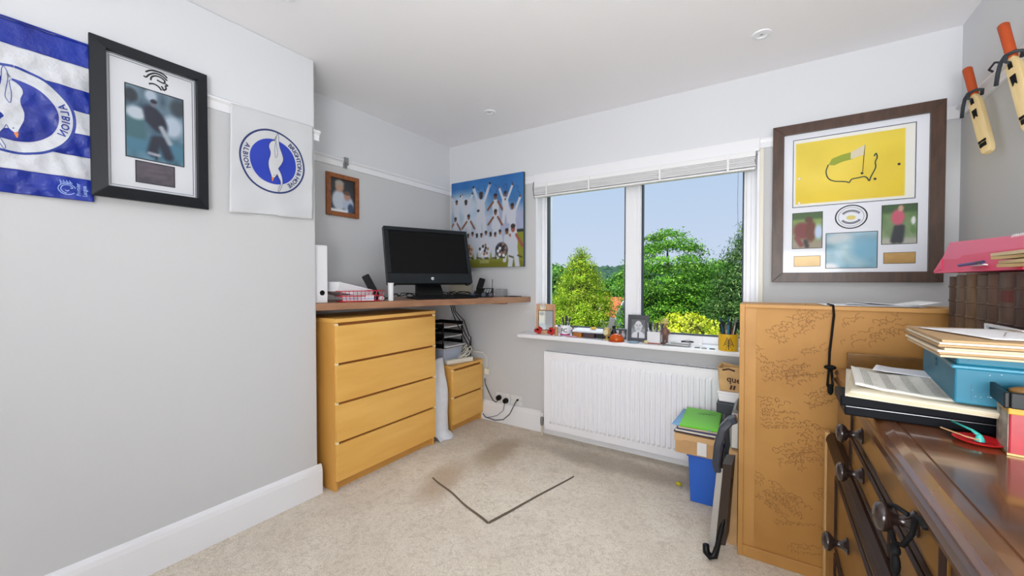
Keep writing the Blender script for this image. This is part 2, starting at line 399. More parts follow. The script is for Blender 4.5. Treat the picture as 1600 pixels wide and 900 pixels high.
# raised venetian blind
bl = thing('window_blind', 'white slatted blind pulled up tight under the window head', 'blind', (-.83, 2.79, 1.88))
BLM = mat('blind_slat', (236, 236, 238), .45)
B(-1.585, -.075, YW-.035, YW+.02, 1.952, 1.984).build('head_rail', BLM, bl, bevel=.003)
for k in range(11):
    z = 1.949-k*.0052; dx = random.uniform(-.004, .004); dy = random.uniform(-.003, .003)
    B(-1.582+dx, -.078+dx, YW-.036+dy, YW+.014+dy, z-.0032, z).build('slat', BLM, bl)
B(-1.584, -.076, YW-.034, YW+.012, 1.876, 1.8895).build('bottom_rail', BLM, bl, bevel=.004)
for x in (-1.47, -1.12, -.62, -.22): B(x-.006, x+.006, YW-.0415, YW-.0385, 1.876, 1.984).build('ladder_tape', BLM, bl)
MB().tube([(-.165, YW-.03, 1.96), (-.167, YW-.028, 1.7), (-.163, YW-.03, 1.5)], .0018, 6).build('cord', mat('cord_grey', (150, 160, 175), .7), bl)
MB().tube([(-1.588, YW-.032, 2.0), (-1.594, YW-.032, 1.95), (-1.588, YW-.03, 1.90), (-1.583, YW-.028, 1.87)], .003, 6).build('pull_cord', mat('cord_dark', (96, 92, 88), .7), bl)

# recessed downlights
def downlight(x, y, lab):
    t = thing('downlight', lab, 'light', (x, y, ZC), group='recessed ceiling lights')
    MB().lathe([(.024, 0), (.044, 0), (.042, .006), (.026, .008), (.024, .004)], (x, y, ZC), '-Z', 32).build('rim', WHITE, t, smooth='angle')
    MB().lathe([(.0245, 0), (.02, .003), (.001, .0045)], (x, y, ZC), '-Z', 24).build('lens', mat('unlit_lens', (176, 174, 172), .25), t, smooth='angle')
downlight(-.045, 2.366, 'round recessed ceiling light nearest the large golf picture')
downlight(-1.728, 2.376, 'small round recessed ceiling light above the computer corner')
downlight(-1.763, .93, 'round recessed ceiling light cut off by the top edge of the photo')

# cut carpet flap
A_, B_, C_ = Vector((-1.725, 1.780, 0)), Vector((-1.168, 1.587, 0)), Vector((-1.007, 2.262, 0)); D_ = A_+C_-B_
def flap(a, b):
    p = B_+(A_-B_)*a+(C_-B_)*b; e = max(0, 1-a*1.2)*max(0, 1-b*1.2)
    w = .004*math.sin(b*9)*(a < .02)+.004*math.sin(a*11+1)*(b < .02)
    p = p+Vector((w*.6, w*.8, 0)); ha = .011*max(0, 1-min(a, b)*3)*(1-max(a, b)*.45)
    p.z = .0015+ha; return p
fl = thing('carpet_flap', 'square flap cut in the beige carpet, two edges lifting', 'carpet', (B_.x, B_.y, 0))
fb = MB().grid(flap, 30, 30); fb.build('pile', CARPET, fl, smooth=True)
ed = MB()
for key in (0, 1):
    pts = [flap(0 if key == 0 else t/30, t/30 if key == 0 else 0) for t in range(31)]
    outw = (B_-A_).normalized() if key == 0 else (B_-C_).normalized()
    for p, q in zip(pts, pts[1:]):
        w0 = .005
        ed.poly([p, q, q+outw*w0-Vector((0, 0, q.z-.0012)), p+outw*w0-Vector((0, 0, p.z-.0012))])
ed.build('cut_edge', mat('jute_backing', (104, 92, 78), .9), fl, label='dark cut edge of the flap')

# ------------------------------------------------------------------ desk and the drawers below
dk = thing('desk_shelf', 'brown wooden desk top fitted across the alcove', 'desk', (-2.2, 2.05, 1.04))
DP = [(XA+.001, YB+.001), (-2.158, YB+.001), (-2.07, 1.56), (-1.955, 1.93), (-1.785, 2.28), (-1.64, 2.72), (-1.632, YW-.001), (XA+.001, YW-.001)]
MB().prism([(x, y, 1.042) for x, y in DP], (0, 0, .042)).build('desk_top', DESKW, dk, bevel=.003)
B(-2.30, -1.86, 2.74, YW-.001, 1.018, 1.0415).build('batten', DESKW, dk)

def chest(name, lab, x1, y0, y1, depth, H, nd, rz=0):
    """veneered chest facing +X; x1 = front plane"""
    t = thing(name, lab, 'drawers', (x1-depth/2, (y0+y1)/2, 0)); x0 = x1-depth; th = .018
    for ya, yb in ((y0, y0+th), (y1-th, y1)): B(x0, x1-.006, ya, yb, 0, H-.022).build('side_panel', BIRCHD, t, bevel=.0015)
    B(x0, x1+.012, y0, y1, H-.022, H).build('top', BIRCH, t, bevel=.0015)
    B(x0, x0+.006, y0+th, y1-th, .05, H-.022).build('back_panel', BIRCHD, t)
    B(x1-.05, x1-.034, y0+th, y1-th, .0, .06).build('plinth', BIRCHD, t)
    z0 = .062; gap = .014; hh = (H-.022-.018-z0-gap*(nd-1))/nd
    for k in range(nd):
        z = z0+k*(hh+gap)
        d = B(x1-.0055, x1+.0125, y0+.003, y1-.003, z, z+hh).build('drawer', BIRCH, t, bevel=.0015)
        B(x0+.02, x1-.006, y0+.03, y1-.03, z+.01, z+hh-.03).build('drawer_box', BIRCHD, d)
        for ya in (y0+.001, y1-.014): B(x1-.0055, x1+.0125, ya, ya+.013, z+hh+.0008, z+hh+gap-.0008).build('edge_notch', mat('pale_edge', (246, 226, 178), .5), d)
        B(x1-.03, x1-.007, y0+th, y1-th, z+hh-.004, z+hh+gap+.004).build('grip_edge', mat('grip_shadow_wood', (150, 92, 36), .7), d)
    return t
chest('chest_of_drawers', 'tall birch-veneer chest of four drawers under the desk', -2.073, 1.354, 2.156, .40, .995, 4)
chest('bedside_drawers', 'small two-drawer birch-veneer unit beside the wall sockets', -2.115, 2.392, 2.788, .37, .53, 2)

# white plastic dust bag hanging between the two
def bagf(a, b):
    z = .60*(1-b)+.004; y = 2.170+.198*a*(1-.25*b*b)+.01*b; x = -2.115-.05*(1-b)*(1-b)+.010*math.sin(a*7+b*3)+.006*math.sin(b*11+a*3)+.02*b*b-.05*abs(a-.45)*(1-b)
    if b > .93: x += .05*(b-.93)/.07; y += .015
    return (x, y, z)
o = MB().grid(bagf, 24, 40).build('plastic_sack', mat('translucent_white', (228, 230, 236), .35, var=.08, vscale=20), smooth=True, solid=.003)
tag(o, 'crumpled white plastic sack hanging between the two birch drawer units', 'bag')

# letter tray tower on the small unit
ltw = thing('letter_tray_tower', 'black three-tier letter tray stuffed with papers under the desk', 'letter tray', (-2.34, 2.52, .53))
for k, z in enumerate((.665, .745, .825)):
    tb = MB(); tb.box(-2.46, -2.205, 2.40, 2.64, z, z+.004).box(-2.46, -2.205, 2.636, 2.64, z, z+.045).box(-2.46, -2.456, 2.40, 2.64, z, z+.045).box(-2.46, -2.205, 2.40, 2.404, z, z+.035)
    tb.build('tray', BLACK, ltw)
for x in (-2.455, -2.215):
    for y in (2.403, 2.637): B(x-.004, x+.004, y-.004, y+.004, .66, .87).build('post', BLACK, ltw)
for k, (z, c_) in enumerate(((.6695, PAPER), (.7495, mat('grey_paper', (196, 198, 202), .7)), (.8295, PAPER))):
    for j in range(3):
        p = B(-2.44, -2.185+.012*j-.01*k, 2.41+.01*j, 2.62, z+.005*j, z+.004+.005*j)
        tag(p.build('paper_stack', c_), '%s bundle of papers, layer %s, in the %s black letter tray' % (('white', 'grey', 'white')[k], ('lowest', 'middle', 'top')[j], ('bottom', 'middle', 'top')[k]), 'papers', 'papers in the black letter trays')
pb = thing('plastic_box', 'pale blue-grey plastic box holding up the black letter trays', 'box', (-2.32, 2.52, .53))
MB().prism([(-2.45, 2.41, .531), (-2.22, 2.41, .531), (-2.20, 2.40, .648), (-2.46, 2.40, .648)], (0, .22, 0)).build('box_body', mat('pale_blue_plastic', (176, 186, 204), .4), pb, bevel=.006)
B(-2.462, -2.196, 2.396, 2.626, .648, .661).build('box_lid', mat('grey_lid', (190, 194, 200), .4), pb, bevel=.003)

# extension lead
el = thing('extension_lead', 'white extension lead coiled on top of the small drawer unit', 'cable', (-2.15, 2.62, .53))
WC = mat('white_cable', (232, 228, 214), .45)
MB().box(-.13, .13, -.024, .024, 0, .035, Matrix.Translation((-2.165, 2.54, .532)) @ Matrix.Rotation(1.30, 4, 'Z')).build('socket_bar', WC, el, bevel=.006)
for k in range(4):
    o_ = Matrix.Translation((-2.165, 2.54, .532)) @ Matrix.Rotation(1.30, 4, 'Z') @ Matrix.Translation((-.09+k*.06, 0, .035))
    MB().box(-.018, .018, -.018, .018, 0, .002, o_).build('socket_face', mat('socket_white', (215, 212, 200), .5), el)
path = []
for k in range(96):
    a = k/96*2*PI*4.3; r = .058+.010*math.sin(a*1.7); path.append((-2.19+r*math.cos(a)*.8, 2.64+r*math.sin(a), .585+.02*math.sin(a*1.3)+.03*k/96+.028*math.sin(a)))
MB().tube(path, .0035, 6).build('coil', WC, el, smooth=True)
MB().tube([path[-1], (-2.15, 2.73, .60), (-2.09, 2.77, .59), (-2.062, 2.788, .55), (-2.058, 2.789, .49), (-2.06, 2.789, .45)], .0035, 6).build('flex', WC, el, smooth=True)
B(-2.082, -2.036, 2.775, 2.805, .398, .45).build('plug', WC, el, bevel=.006)

# wall sockets, plugs and their cables
for i, x in enumerate((-1.90, -1.765)):
    so = thing('wall_socket', ('white double wall socket with two black plugs, above the skirting', 'white blank-ended wall plate with one small aerial lead')[i], 'socket', (x, YW, .175))
    w = .073 if i == 0 else .058
    B(x-w, x+w, YW-.009, YW, .172, .258).build('face_plate', mat('socket_plate', (222, 222, 222), .4), so, bevel=.003)
    for s_ in ((-.045, .045) if i == 0 else ()): B(x+s_-.006, x+s_+.006, YW-.013, YW-.009, .236, .248).build('switch', WHITE, so)
    for s_ in ((-.055, .055) if i == 0 else (-.045, .045)): MB().lathe([(.003, 0), (.003, .001)], (x+s_, YW-.009, .215), '-Y', 10).build('screw', GREYM, so)
def plug(x, z, path, lab, r=.0035, m=BLACKM):
    p = thing('plug', lab, 'plug', (x, YW-.03, z), group='black plugs in the wall socket')
    MB().lathe([(.022, 0), (.024, .006), (.020, .03), (.010, .034)], (x, YW-.0095, z), '-Y', 16).build('plug_body', BLACK, p, smooth='angle')
    MB().tube(path, r, 6).build('flex', m, p, smooth=True)
plug(-1.935, .213, [(-1.935, 2.775, .195), (-1.95, 2.772, .176), (-1.985, 2.775, .185), (-2.03, 2.782, .24), (-2.075, 2.785, .31), (-2.085, 2.79, .36)], 'black plug in the left socket with lead rising behind the drawers')
plug(-1.865, .198, [(-1.865, 2.775, .18), (-1.875, 2.768, .12), (-1.93, 2.76, .07), (-1.985, 2.752, .05), (-2.02, 2.75, .04)], 'black plug in the right socket with pale grey lead dropping down', .003, mat('grey_flex', (120, 130, 148), .5))
plug_ = thing('aerial_lead', 'slim dark blue lead from the wall plate drooping onto the skirting', 'cable', (-1.755, 2.79, .22))
MB().tube([(-1.75, 2.802, .222), (-1.755, 2.78, .215), (-1.775, 2.772, .17), (-1.81, 2.768, .10), (-1.87, 2.762, .045), (-1.95, 2.752, .028), (-2.05, 2.755, .035), (-2.105, 2.79, .045)], .004, 6).build('flex', mat('blue_flex', (52, 60, 80), .5), plug_, smooth=True)
MB().lathe([(.008, 0), (.008, .014), (.004, .02)], (-1.75, 2.803, .222), '-Y', 12).build('connector', BLACK, plug_)
dc = thing('desk_cables', 'bundle of thin black cables dangling under the desk', 'cable', (-2.2, 2.5, .66))
for k in range(3):
    MB().tube([(-2.2+.012*k, 2.47+.01*k, 1.041), (-2.185, 2.48+.02*k, .96), (-2.18+.01*k, 2.52+.04*k, .88), (-2.17, 2.58+.05*k, .78-.02*k), (-2.165, 2.66+.02*k, .665+.03*k), (-2.20, 2.735, .56), (-2.24, 2.775, .40)], .004, 6).build('cable', BLACKM, dc, smooth=True)

# ------------------------------------------------------------------ on the desk
ZD = 1.0845
Mm = Matrix.Translation((-2.075, 2.115, 1.394)) @ Matrix.Rotation(1.15, 4, 'Z') @ Matrix.Rotation(-.26, 4, 'X')
mo = thing('computer_monitor', 'large black all-in-one computer screen standing on the desk', 'monitor', None, M=Mm)
w, h = .64, .417
fm = MB(); bz = .03
fm.box(-w/2, w/2, -.006, .04, h/2-bz, h/2).box(-w/2, w/2, -.006, .04, -h/2, -h/2+.075).box(-w/2, -w/2+bz, -.006, .04, -h/2+.075, h/2-bz).box(w/2-bz, w/2, -.006, .04, -h/2+.075, h/2-bz)
fm.build('bezel', mat('bezel_black', (22, 28, 32), .35, spec=.3), mo, bevel=.004, local=True)
B(-w/2+bz, w/2-bz, .002, .03, -h/2+.075, h/2-bz).build('screen', mat('dark_screen', (12, 13, 15), .3, spec=.15), mo, local=True)
B(-w/2+.03, w/2-.03, .04, .075, -h/2+.04, h/2-.04).build('rear_shell', BLACK, mo, bevel=.015, local=True)
lg = MB().lathe([(.011, 0), (.011, .0015)], (0, -.006, -h/2+.036), '-Y', 20).build('badge', mat('badge_white', (225, 230, 235), .4), mo, local=True)
text_badge = text_mesh('hp', .016)
tb = MB(); q = [tb.bm.verts.new((v[0]-.0075, -.0078, v[1]-h/2+.031)) for v in text_badge[0]]
for f in text_badge[1]: tb.bm.faces.new([q[i] for i in f])
tb.build('badge_letters', BLACKM, lg, local=True)
Ms = Matrix.Translation((-2.075, 2.115, ZD)) @ Matrix.Rotation(1.15, 4, 'Z')
inv = Mm.inverted() @ Ms
MB().prism([(-.11, -.02, .0), (.11, -.02, .0), (.085, .05, .16), (-.085, .05, .16)], (0, .03, 0)).xf(inv).build('stand_neck', BLACK, mo, bevel=.004, local=True)
B(-.14, .14, -.005, .11, 0, .014).xf(inv).build('stand_foot', BLACK, mo, bevel=.006, local=True)
for sx_ in (-.28, .28): B(sx_-.012, sx_+.012, .0, .02, -h/2-.012, -h/2).build('hinge_foot', BLACK, mo, local=True)

kb = thing('keyboard', 'black computer keyboard lying in front of the screen', 'keyboard', (-1.965, 2.16, ZD), 1.13)
MB().prism([(-.225, -.07, .0), (-.225, .07, .0), (-.225, .07, .022), (-.225, -.07, .010)], (.45, 0, 0)).build('case', BLACK, kb, bevel=.002, local=True)
kk = MB()
for r in range(5):
    for c_ in range(17):
        x = -.212+c_*.0252; y = -.058+r*.0245; z = .0105+.012*(y+.07)/.14
        kk.box(x, x+.021, y, y+.02, z, z+.006)
kk.build('keys', BLACKM, kb, local=True, kind='stuff')

# white magazine file against the breast
mf = thing('magazine_file', 'tall white magazine file with black finger hole at desk end', 'file', (-2.31, 1.345, ZD))
B(-2.43, -2.185, 1.302, 1.385, ZD, ZD+.335).build('body', mat('file_white', (238, 239, 243), .45), mf, bevel=.004)
MB().lathe([(.015, 0), (.015, .002), (.008, .0025)], (-2.185, 1.35, ZD+.058), 'X', 20).build('finger_hole', BLACKM, mf)
# paper stack + red wire tray
ps = thing('paper_wedge', 'thick white bundle of papers sloping into the red wire tray', 'papers', (-2.25, 1.55, ZD))
for k in range(6):
    MB().box(-.11, .11, -.15, .15, 0, .0097, Matrix.Translation((-2.285+.004*k, 1.565, ZD+.035+.0095*k)) @ Matrix.Rotation(.12+random.uniform(-.012, .012), 4, 'Z') @ Matrix.Rotation(-.20, 4, 'X')).build('sheet_bundle', PAPER, ps)
rt = thing('wire_tray', 'red wire mesh tray of letters near the front desk edge', 'tray', (-2.15, 1.55, ZD))
RED = mat('red_wire', (196, 28, 52), .4)
def rtp(a, b, z): return Vector((-2.115-.10*b+.105*a*.55, 1.435+.235*a+.02*b, z))
for z, e in ((ZD+.004, .0), (ZD+.036, .014), (ZD+.066, .032)):
    lp = [rtp(-e*2, -e*2, z), rtp(1+e*2, -e*2, z), rtp(1+e*2, 1, z), rtp(-e*2, 1, z), rtp(-e*2, -e*2, z)]
    MB().tube(lp, .0028, 6).build('rim_wire', RED, rt, smooth=True)
for k in range(12):
    a = k/11; MB().tube([rtp(a, 0, ZD+.004), rtp(a+.05*(a-.5), -.03, ZD+.036), rtp(a+.12*(a-.5), -.064, ZD+.066)], .002, 6).build('upright_wire', RED, rt)
for k in range(5):
    a = k/4; MB().tube([rtp(0, a, ZD+.004), rtp(1, a, ZD+.004)], .002, 6).build('base_wire', RED, rt)
for k in range(4):
    o = MB().box(-.09, .09, -.035, .035, 0, .006, Matrix.Translation((-2.13, 1.55, ZD+.008+.0085*k)) @ Matrix.Rotation(1.02+random.uniform(-.06, .06), 4, 'Z')).build('letter', (PAPER, mat('lilac_paper', (196, 196, 226), .7), PAPER, mat('pink_paper', (222, 196, 204), .7))[k])
    tag(o, ('white letter at the bottom of the red tray', 'lilac letter second up in the red tray', 'white letter third up in the red tray', 'pinkish letter on top in the red tray')[k], 'letter', 'letters in the red wire tray')
# handset in charger
hs = thing('cordless_phone', 'black cordless phone handset slanting up beside the screen', 'phone', (-2.18, 1.70, ZD))
MB().box(-.024, .024, -.012, .012, 0, .165, Matrix.Translation((-2.17, 1.725, ZD+.018)) @ Matrix.Rotation(1.1, 4, 'Z') @ Matrix.Rotation(-.48, 4, 'Y')).build('handset', BLACK, hs, bevel=.006)
B(-2.215, -2.135, 1.69, 1.765, ZD, ZD+.03).build('charger', BLACK, hs, bevel=.008)
tb_ = thing('lotion_tube', 'upright white tube standing at the left foot of the screen', 'tube', (-2.055, 1.74, ZD))
MB().lathe([(.016, 0), (.017, .03), (.018, .10), (.020, .115)], (-2.055, 1.74, ZD), 'Z', 16).build('tube_body', mat('milky_plastic', (222, 224, 226), .35), tb_, smooth='angle')
o = MB().ball((-2.085, 1.69, ZD+.016), (.018, .022, .016)).build('computer_mouse', mat('mouse_white', (220, 222, 226), .4), smooth=True); tag(o, 'small rounded white mouse beside the upright white tube', 'mouse')

# clutter right of the screen
cc = thing('cable_tangle', 'tangle of thin black cables behind the keyboard', 'cable', (-2.2, 2.1, ZD))
for k in range(7):
    x0, y0 = -2.22+random.uniform(-.04, .1), 1.80+k*.11; p = [(x0+.04*math.sin(j*1.3+k)+.01*j, y0+.035*j, ZD+.006+abs(.035*math.sin(j*.9+k*1.7))) for j in range(9)]
    MB().tube(p, .003, 6).build('cable', BLACKM, cc, smooth=True)
ev = thing('propped_card', 'beige card leaning on the wall behind the screen foot', 'card', (-2.3, 2.55, ZD))
MB().box(-.10, .10, -.002, .002, 0, .10, Matrix.Translation((-2.22, 2.62, ZD)) @ Matrix.Rotation(.5, 4, 'Z') @ Matrix.Rotation(-.3, 4, 'X')).build('card', mat('beige_card', (150, 144, 128), .8), ev)
dp = thing('desk_phone', 'black desk telephone tilted on the right end of the desk', 'phone', (-1.92, 2.56, ZD), .5)
MB().prism([(-.07, -.06, .0), (-.07, .07, .0), (-.07, .07, .07), (-.07, -.06, .025)], (.14, 0, 0)).build('base', BLACK, dp, bevel=.004, local=True)
MB().box(-.075, -.025, -.085, .085, 0, .03, Matrix.Translation((.02, .0, .075)) @ Matrix.Rotation(.45, 4, 'X') @ Matrix.Rotation(.3, 4, 'Y')).build('handset', BLACKM, dp, bevel=.008, local=True)
kp = MB()
for r in range(4):
    for c_ in range(3): kp.box(.005+.02*c_, .019+.02*c_, -.04+.02*r, -.026+.02*r, .034+.007*r, .042+.007*r)
kp.build('keypad', mat('key_grey', (120, 124, 128), .4), dp, local=True, kind='stuff')
MB().tube([(.06, .05, .06), (.062, .055, .14)], .003, 6).build('aerial', BLACK, dp, local=True)
gl_ = thing('reading_glasses', 'folded dark glasses lying in front of the desk phone', 'glasses', (-1.83, 2.48, ZD), 1.1)
for sx_ in (-.03, .03):
    MB().tube([(sx_+.022*math.cos(a*PI/8), -.002, .022+.018*math.sin(a*PI/8)) for a in range(17)], .0025, 6).build('rim', BLACK, gl_, local=True)
    MB().tube([(sx_*1.7, 0, .028), (sx_*1.7, .06, .012), (sx_*.6, .075, .008)], .0025, 6).build('arm', BLACK, gl_, local=True)
    MB().lathe([(.018, 0), (.018, .001)], (sx_, -.001, .022), '-Y', 16).build('lens', mat('lens_pale', (84, 90, 102), .15), gl_, local=True)
bx = thing('clear_box', 'small clear plastic box against the wall beside the desk phone', 'box', (-1.86, 2.72, ZD))
B(-1.90, -1.82, 2.69, 2.75, ZD, ZD+.06).build('box_body', mat('clear_plastic', (190, 190, 192), .2, trans=.5), bx, bevel=.003)
B(-1.80, -1.70, 2.68, 2.78, ZD, ZD+.004).build('mat', BLACKM); o = C.objects[-1]; tag(o, 'thin dark card flat at the far right end of the desk', 'card')
o = B(-2.0, -1.90, 2.36, 2.43, ZD, ZD+.026).build('blue_case', mat('navy_case', (40, 52, 88), .4), bevel=.006); tag(o, 'small navy blue case between keyboard and desk phone', 'case')

# ------------------------------------------------------------------ left wall: flags and framed photograph
GULL = [(0.115, 0.941), (0.066, 0.834), (0.052, 0.674), (0.084, 0.422), (0.095, 0.255), (0.039, 0.135), (0.014, 0.194), (0.004, 0.4), (0.036, 0.63), (-0.014, 0.668), (-0.101, 0.608), (-0.157, 0.51), (-0.163, 0.405), (-0.127, 0.286), (-0.136, 0.155), (-0.182, -0.011), (-0.174, -0.19), (-0.128, -0.334), (-0.088, -0.454), (-0.073, -0.516), (-0.013, -0.516), (0.058, -0.435), (0.084, -0.356), (0.121, -0.46), (0.184, -0.579), (0.183, -0.698), (0.117, -0.856), (0.124, -0.939), (0.181, -0.843), (0.235, -0.701), (0.254, -0.564), (0.225, -0.385), (0.162, -0.241), (0.127, -0.183), (0.215, -0.044), (0.276, 0.104), (0.27, 0.208), (0.219, 0.353), (0.162, 0.522), (0.146, 0.701), (0.14, 0.857)]
BEAK = [(-0.083, -0.479), (-0.07, -0.632), (-0.052, -0.628), (-0.013, -0.529)]
# crest outline in units of its outer radius (u to the right, v up)
def crest(prefix, parent, P, R, flip, inner_col, letters_col, white_col):
    """P(u, v, layer) -> world point; crest radius R"""
    f = -1 if flip else 1
    def disc(name, r0, r1, m_, lay, k=72, rings=6):
        mb = MB(); V = []
        for i in range(rings+1):
            r = r0+(r1-r0)*i/rings; V.append([mb.bm.verts.new(P(R*r*math.cos(2*PI*j/k)*f, R*r*math.sin(2*PI*j/k), lay)) for j in range(k)])
        for i in range(rings):
            for j in range(k): mb.bm.faces.new([V[i][j], V[i][(j+1) % k], V[i+1][(j+1) % k], V[i+1][j]])
        return mb.build(name, m_, parent, smooth=True)
    disc('crest_ring', .945, 1.0, letters_col, 1, 72, 1)
    disc('crest_band', .70, .945, white_col, 1, 72, 8)
    disc('crest_disc', .001, .71, inner_col, 2.0, 72, 14)
    def shape(name, pts, m_, lay):
        mb = MB(); vs = [mb.bm.verts.new((u*R, v*R, 0)) for u, v in pts]; fc = mb.bm.faces.new(vs)
        bmesh.ops.triangulate(mb.bm, faces=mb.bm.faces[:])
        for _ in range(2): bmesh.ops.subdivide_edges(mb.bm, edges=[e for e in mb.bm.edges if e.calc_length() > .02], cuts=1); bmesh.ops.triangulate(mb.bm, faces=mb.bm.faces[:])
        for v in mb.bm.verts: v.co = P(v.co.x*f, v.co.y, lay)
        return mb.build(name, m_, parent, smooth=True)
    shape('gull', GULL, white_col, 3.2)
    gp_ = [P(u*R*f, v*R, 3.6) for u, v in GULL]; ribbons([smooth(gp_+[gp_[0]], 2)], R*.012, (1, 0, 0)).build('gull_outline', letters_col, parent)
    shape('beak', BEAK, mat('beak_orange', (226, 132, 50), .6), 4.0)
    eu, ev_ = -.01, -.42; shape('eye', [(eu+.014*math.cos(a), ev_+.014*math.sin(a)) for a in np.linspace(0, 2*PI, 9)[:-1]], letters_col, 4.0)
    def arc(txt, a0, a1, inward):
        mb = MB(); size = R*.195; G = [text_mesh(ch, size, .025) if ch != ' ' else None for ch in txt]
        Wd = [(max(v[0] for v in g_[0])-min(v[0] for v in g_[0]) if g_ else size*.12)+size*.16 for g_ in G]; T = sum(Wd); pos = 0
        for g_, w_ in zip(G, Wd):
            t_ = (pos+w_/2)/T; pos += w_
            if not g_: continue
            vs, fs = g_; a = math.radians(a0+(a1-a0)*t_); cx = (min(v[0] for v in vs)+max(v[0] for v in vs))/2
            er = Vector((math.cos(a), math.sin(a))); up = -er if inward else er; rt_ = Vector((up.y, -up.x))
            base = er*R*(.825)-up*size*.345
            q = []
            for v in vs:
                p = base+rt_*(v[0]-cx)+up*v[1]; q.append(mb.bm.verts.new(P(p.x*f, p.y, 2.8)))
            for fc in fs:
                try: mb.bm.faces.new([q[k] for k in fc])
                except ValueError: pass
        mb.build('crest_letters', letters_col, parent)
    arc('BRIGHTON & HOVE', 55, -58, False); arc('ALBION', 152, 207, True)

FB = mat('flag_blue', (26, 54, 164), .36, var=.25, vscale=9, col2=(17, 36, 132), bump=1.0, bscale=15, bdist=.012)
FW = mat('flag_white', (206, 209, 216), .4, bump=1.0, bscale=15, bdist=.012)
NAVY = mat('crest_navy', (40, 56, 110), .5)
# blue and white striped flag
fx0, fx1, fz0, fz1 = .035, .412, 1.508, 2.078
def P1(y, z, lay=0):
    a, b_ = (y-fx0)/(fx1-fx0), (z-fz0)/(fz1-fz0)
    d = .006+.0045*math.sin(9*a+6*b_)*math.sin(5*b_+2)+.0028*math.sin(31*b_-17*a+2*math.sin(6*a))+.0018*math.sin(45*a+22*b_)
    if b_ < .06: d += .004
    zz_ = z; lift = 1/(1+math.exp((1.955-z)/.016)); d = max(d, .001)*(1-.6*lift)+.022*lift
    sag = -.012*math.sin(PI*a)*(b_ > .93)*0
    return Vector((XB+.0045+d+lay*.0010, y, z))
fg = thing('striped_flag', 'blue and white striped club flag on the wall left of the black frame', 'flag', (XB+.006, .22, fz0))
ns = 7
for k in range(ns):
    za, zb = fz1-(k+1)*(fz1-fz0)/ns, fz1-k*(fz1-fz0)/ns
    MB().grid(lambda a, b_: P1(fx0+(fx1-fx0)*a, za+(zb-za)*b_), 70, 14).build('stripe', FB if k % 2 == 0 else FW, fg, smooth=True, solid=.0008)
crest('flag', fg, lambda u, v, l: P1(.224+u, 1.788+v, l), .147, True, FB, mat('flag_crest_navy', (30, 58, 150), .45), FW)
MB().tube([(XB+.030, fx0, fz1+.004), (XB+.030, fx1, fz1+.004)], .004, 8).build('hem', FB, fg)
# league mark at the flag's lower corner: a crowned lion-like head outline and side lettering
mk = []
for k in range(2): mk.append([P1(.345+.022*math.cos(t)*(1-.3*k), 1.545+.02*math.sin(t)*(1-.25*k), 1.5) for t in np.linspace(.3, 5.6-k, 14)])
for a in (.33, .338, .346, .354): mk.append([P1(a, 1.562, 1.5), P1(a-.003, 1.576, 1.5), P1(a+.004, 1.566, 1.5)])
mk.append([P1(.34, 1.54, 1.5), P1(.345, 1.537, 1.5), P1(.349, 1.541, 1.5)]); mk.append([P1(.352, 1.55, 1.5), P1(.358, 1.548, 1.5)])
ribbons(mk, .0025, (1, 0, 0)).build('league_mark', mat('pale_blue_ink', (150, 176, 232), .5), fg)
vs, fs = text_mesh('Premier\nLeague', .016); tbm = MB(); q = [tbm.bm.verts.new(P1(.398-(v[1]+.02)*1.0+.0, 1.524+v[0]*.9, 1.5)) for v in vs]
for f in fs:
    try: tbm.bm.faces.new([q[i] for i in f])
    except ValueError: pass
tbm.build('league_letters', mat('pale_blue_ink', (150, 176, 232), .5), fg)

# white flag with crest
wf = thing('white_flag', 'white flag with round blue gull crest hung at chimney breast corner', 'flag', (XB+.006, 1.07, 1.53))
def P2(y, z, lay=0):
    a, b_ = (y-.868)/.4, (z-1.53)/.525
    d = .027-.016*max(0, 1-b_)**.5+.002*math.sin(12*a+4*b_)+.0018*math.sin(20*b_-9*a)
    zz = z+(.006*math.sin(3*a) if b_ < .03 else 0)
    return Vector((XB+.002+max(d, .003)+lay*.0005, y, zz))
FW2 = mat('sheer_white', (207, 209, 213), .55, bump=.12, bscale=30)
def P2c(a, b_):
    y = .868+.402*a-.008*(1-b_)*(1-a); z = 1.535+.52*b_+.018*(a-.5)*(b_)-.012*a*(1-b_)*0+(.02*(a)*(1-b_))
    return P2(y, z)
o = MB().grid(P2c, 40, 52).build('cloth', FW2, wf, smooth=True, solid=.0008)
if True: crest('flag', wf, lambda u, v, l: P2(1.062+u, 1.820+v, 2*l+1.5), .1595, False, mat('crest_blue', (36, 62, 176), .5), NAVY, FW2)

# black framed photograph
def frame_bars(t, O, U, V, N, fw, depth, m_, inner=None, name='frame_side', slope=0):
    """four mitred bars; O lower-left outer corner, U/V full edge vectors, N towards the room"""
    O, U, V, N = Vector(O), Vector(U), Vector(V), Vector(N); w, h = U.length, V.length; u, v = U/w, V/h
    c = [O, O+U, O+U+V, O+V]; ci = [O+u*fw+v*fw, O+U-u*fw+v*fw, O+U+V-u*fw-v*fw, O+V+u*fw-v*fw]
    for i in range(4):
        j = (i+1) % 4; mb = MB(); a, b_, c2, d2 = c[i], c[j], ci[j], ci[i]
        lo = [mb.bm.verts.new(p) for p in (a, b_, c2, d2)]; hi = [mb.bm.verts.new(p) for p in (a+N*(depth-slope), b_+N*(depth-slope), c2+N*depth, d2+N*depth)]
        mb.bm.faces.new(lo[::-1]); mb.bm.faces.new(hi)
        for k in range(4): mb.bm.faces.new([lo[k], lo[(k+1) % 4], hi[(k+1) % 4], hi[k]])
        mb.build(name, m_, t, bevel=.0015)
XF = XB+.016
f1 = thing('framed_golf_photo', 'black-framed photo of a golfer on the left wall beside striped flag', 'picture', (XF+.01, .585, 1.53))
y0, y1, z0, z1 = .401, .768, 1.530, 2.126
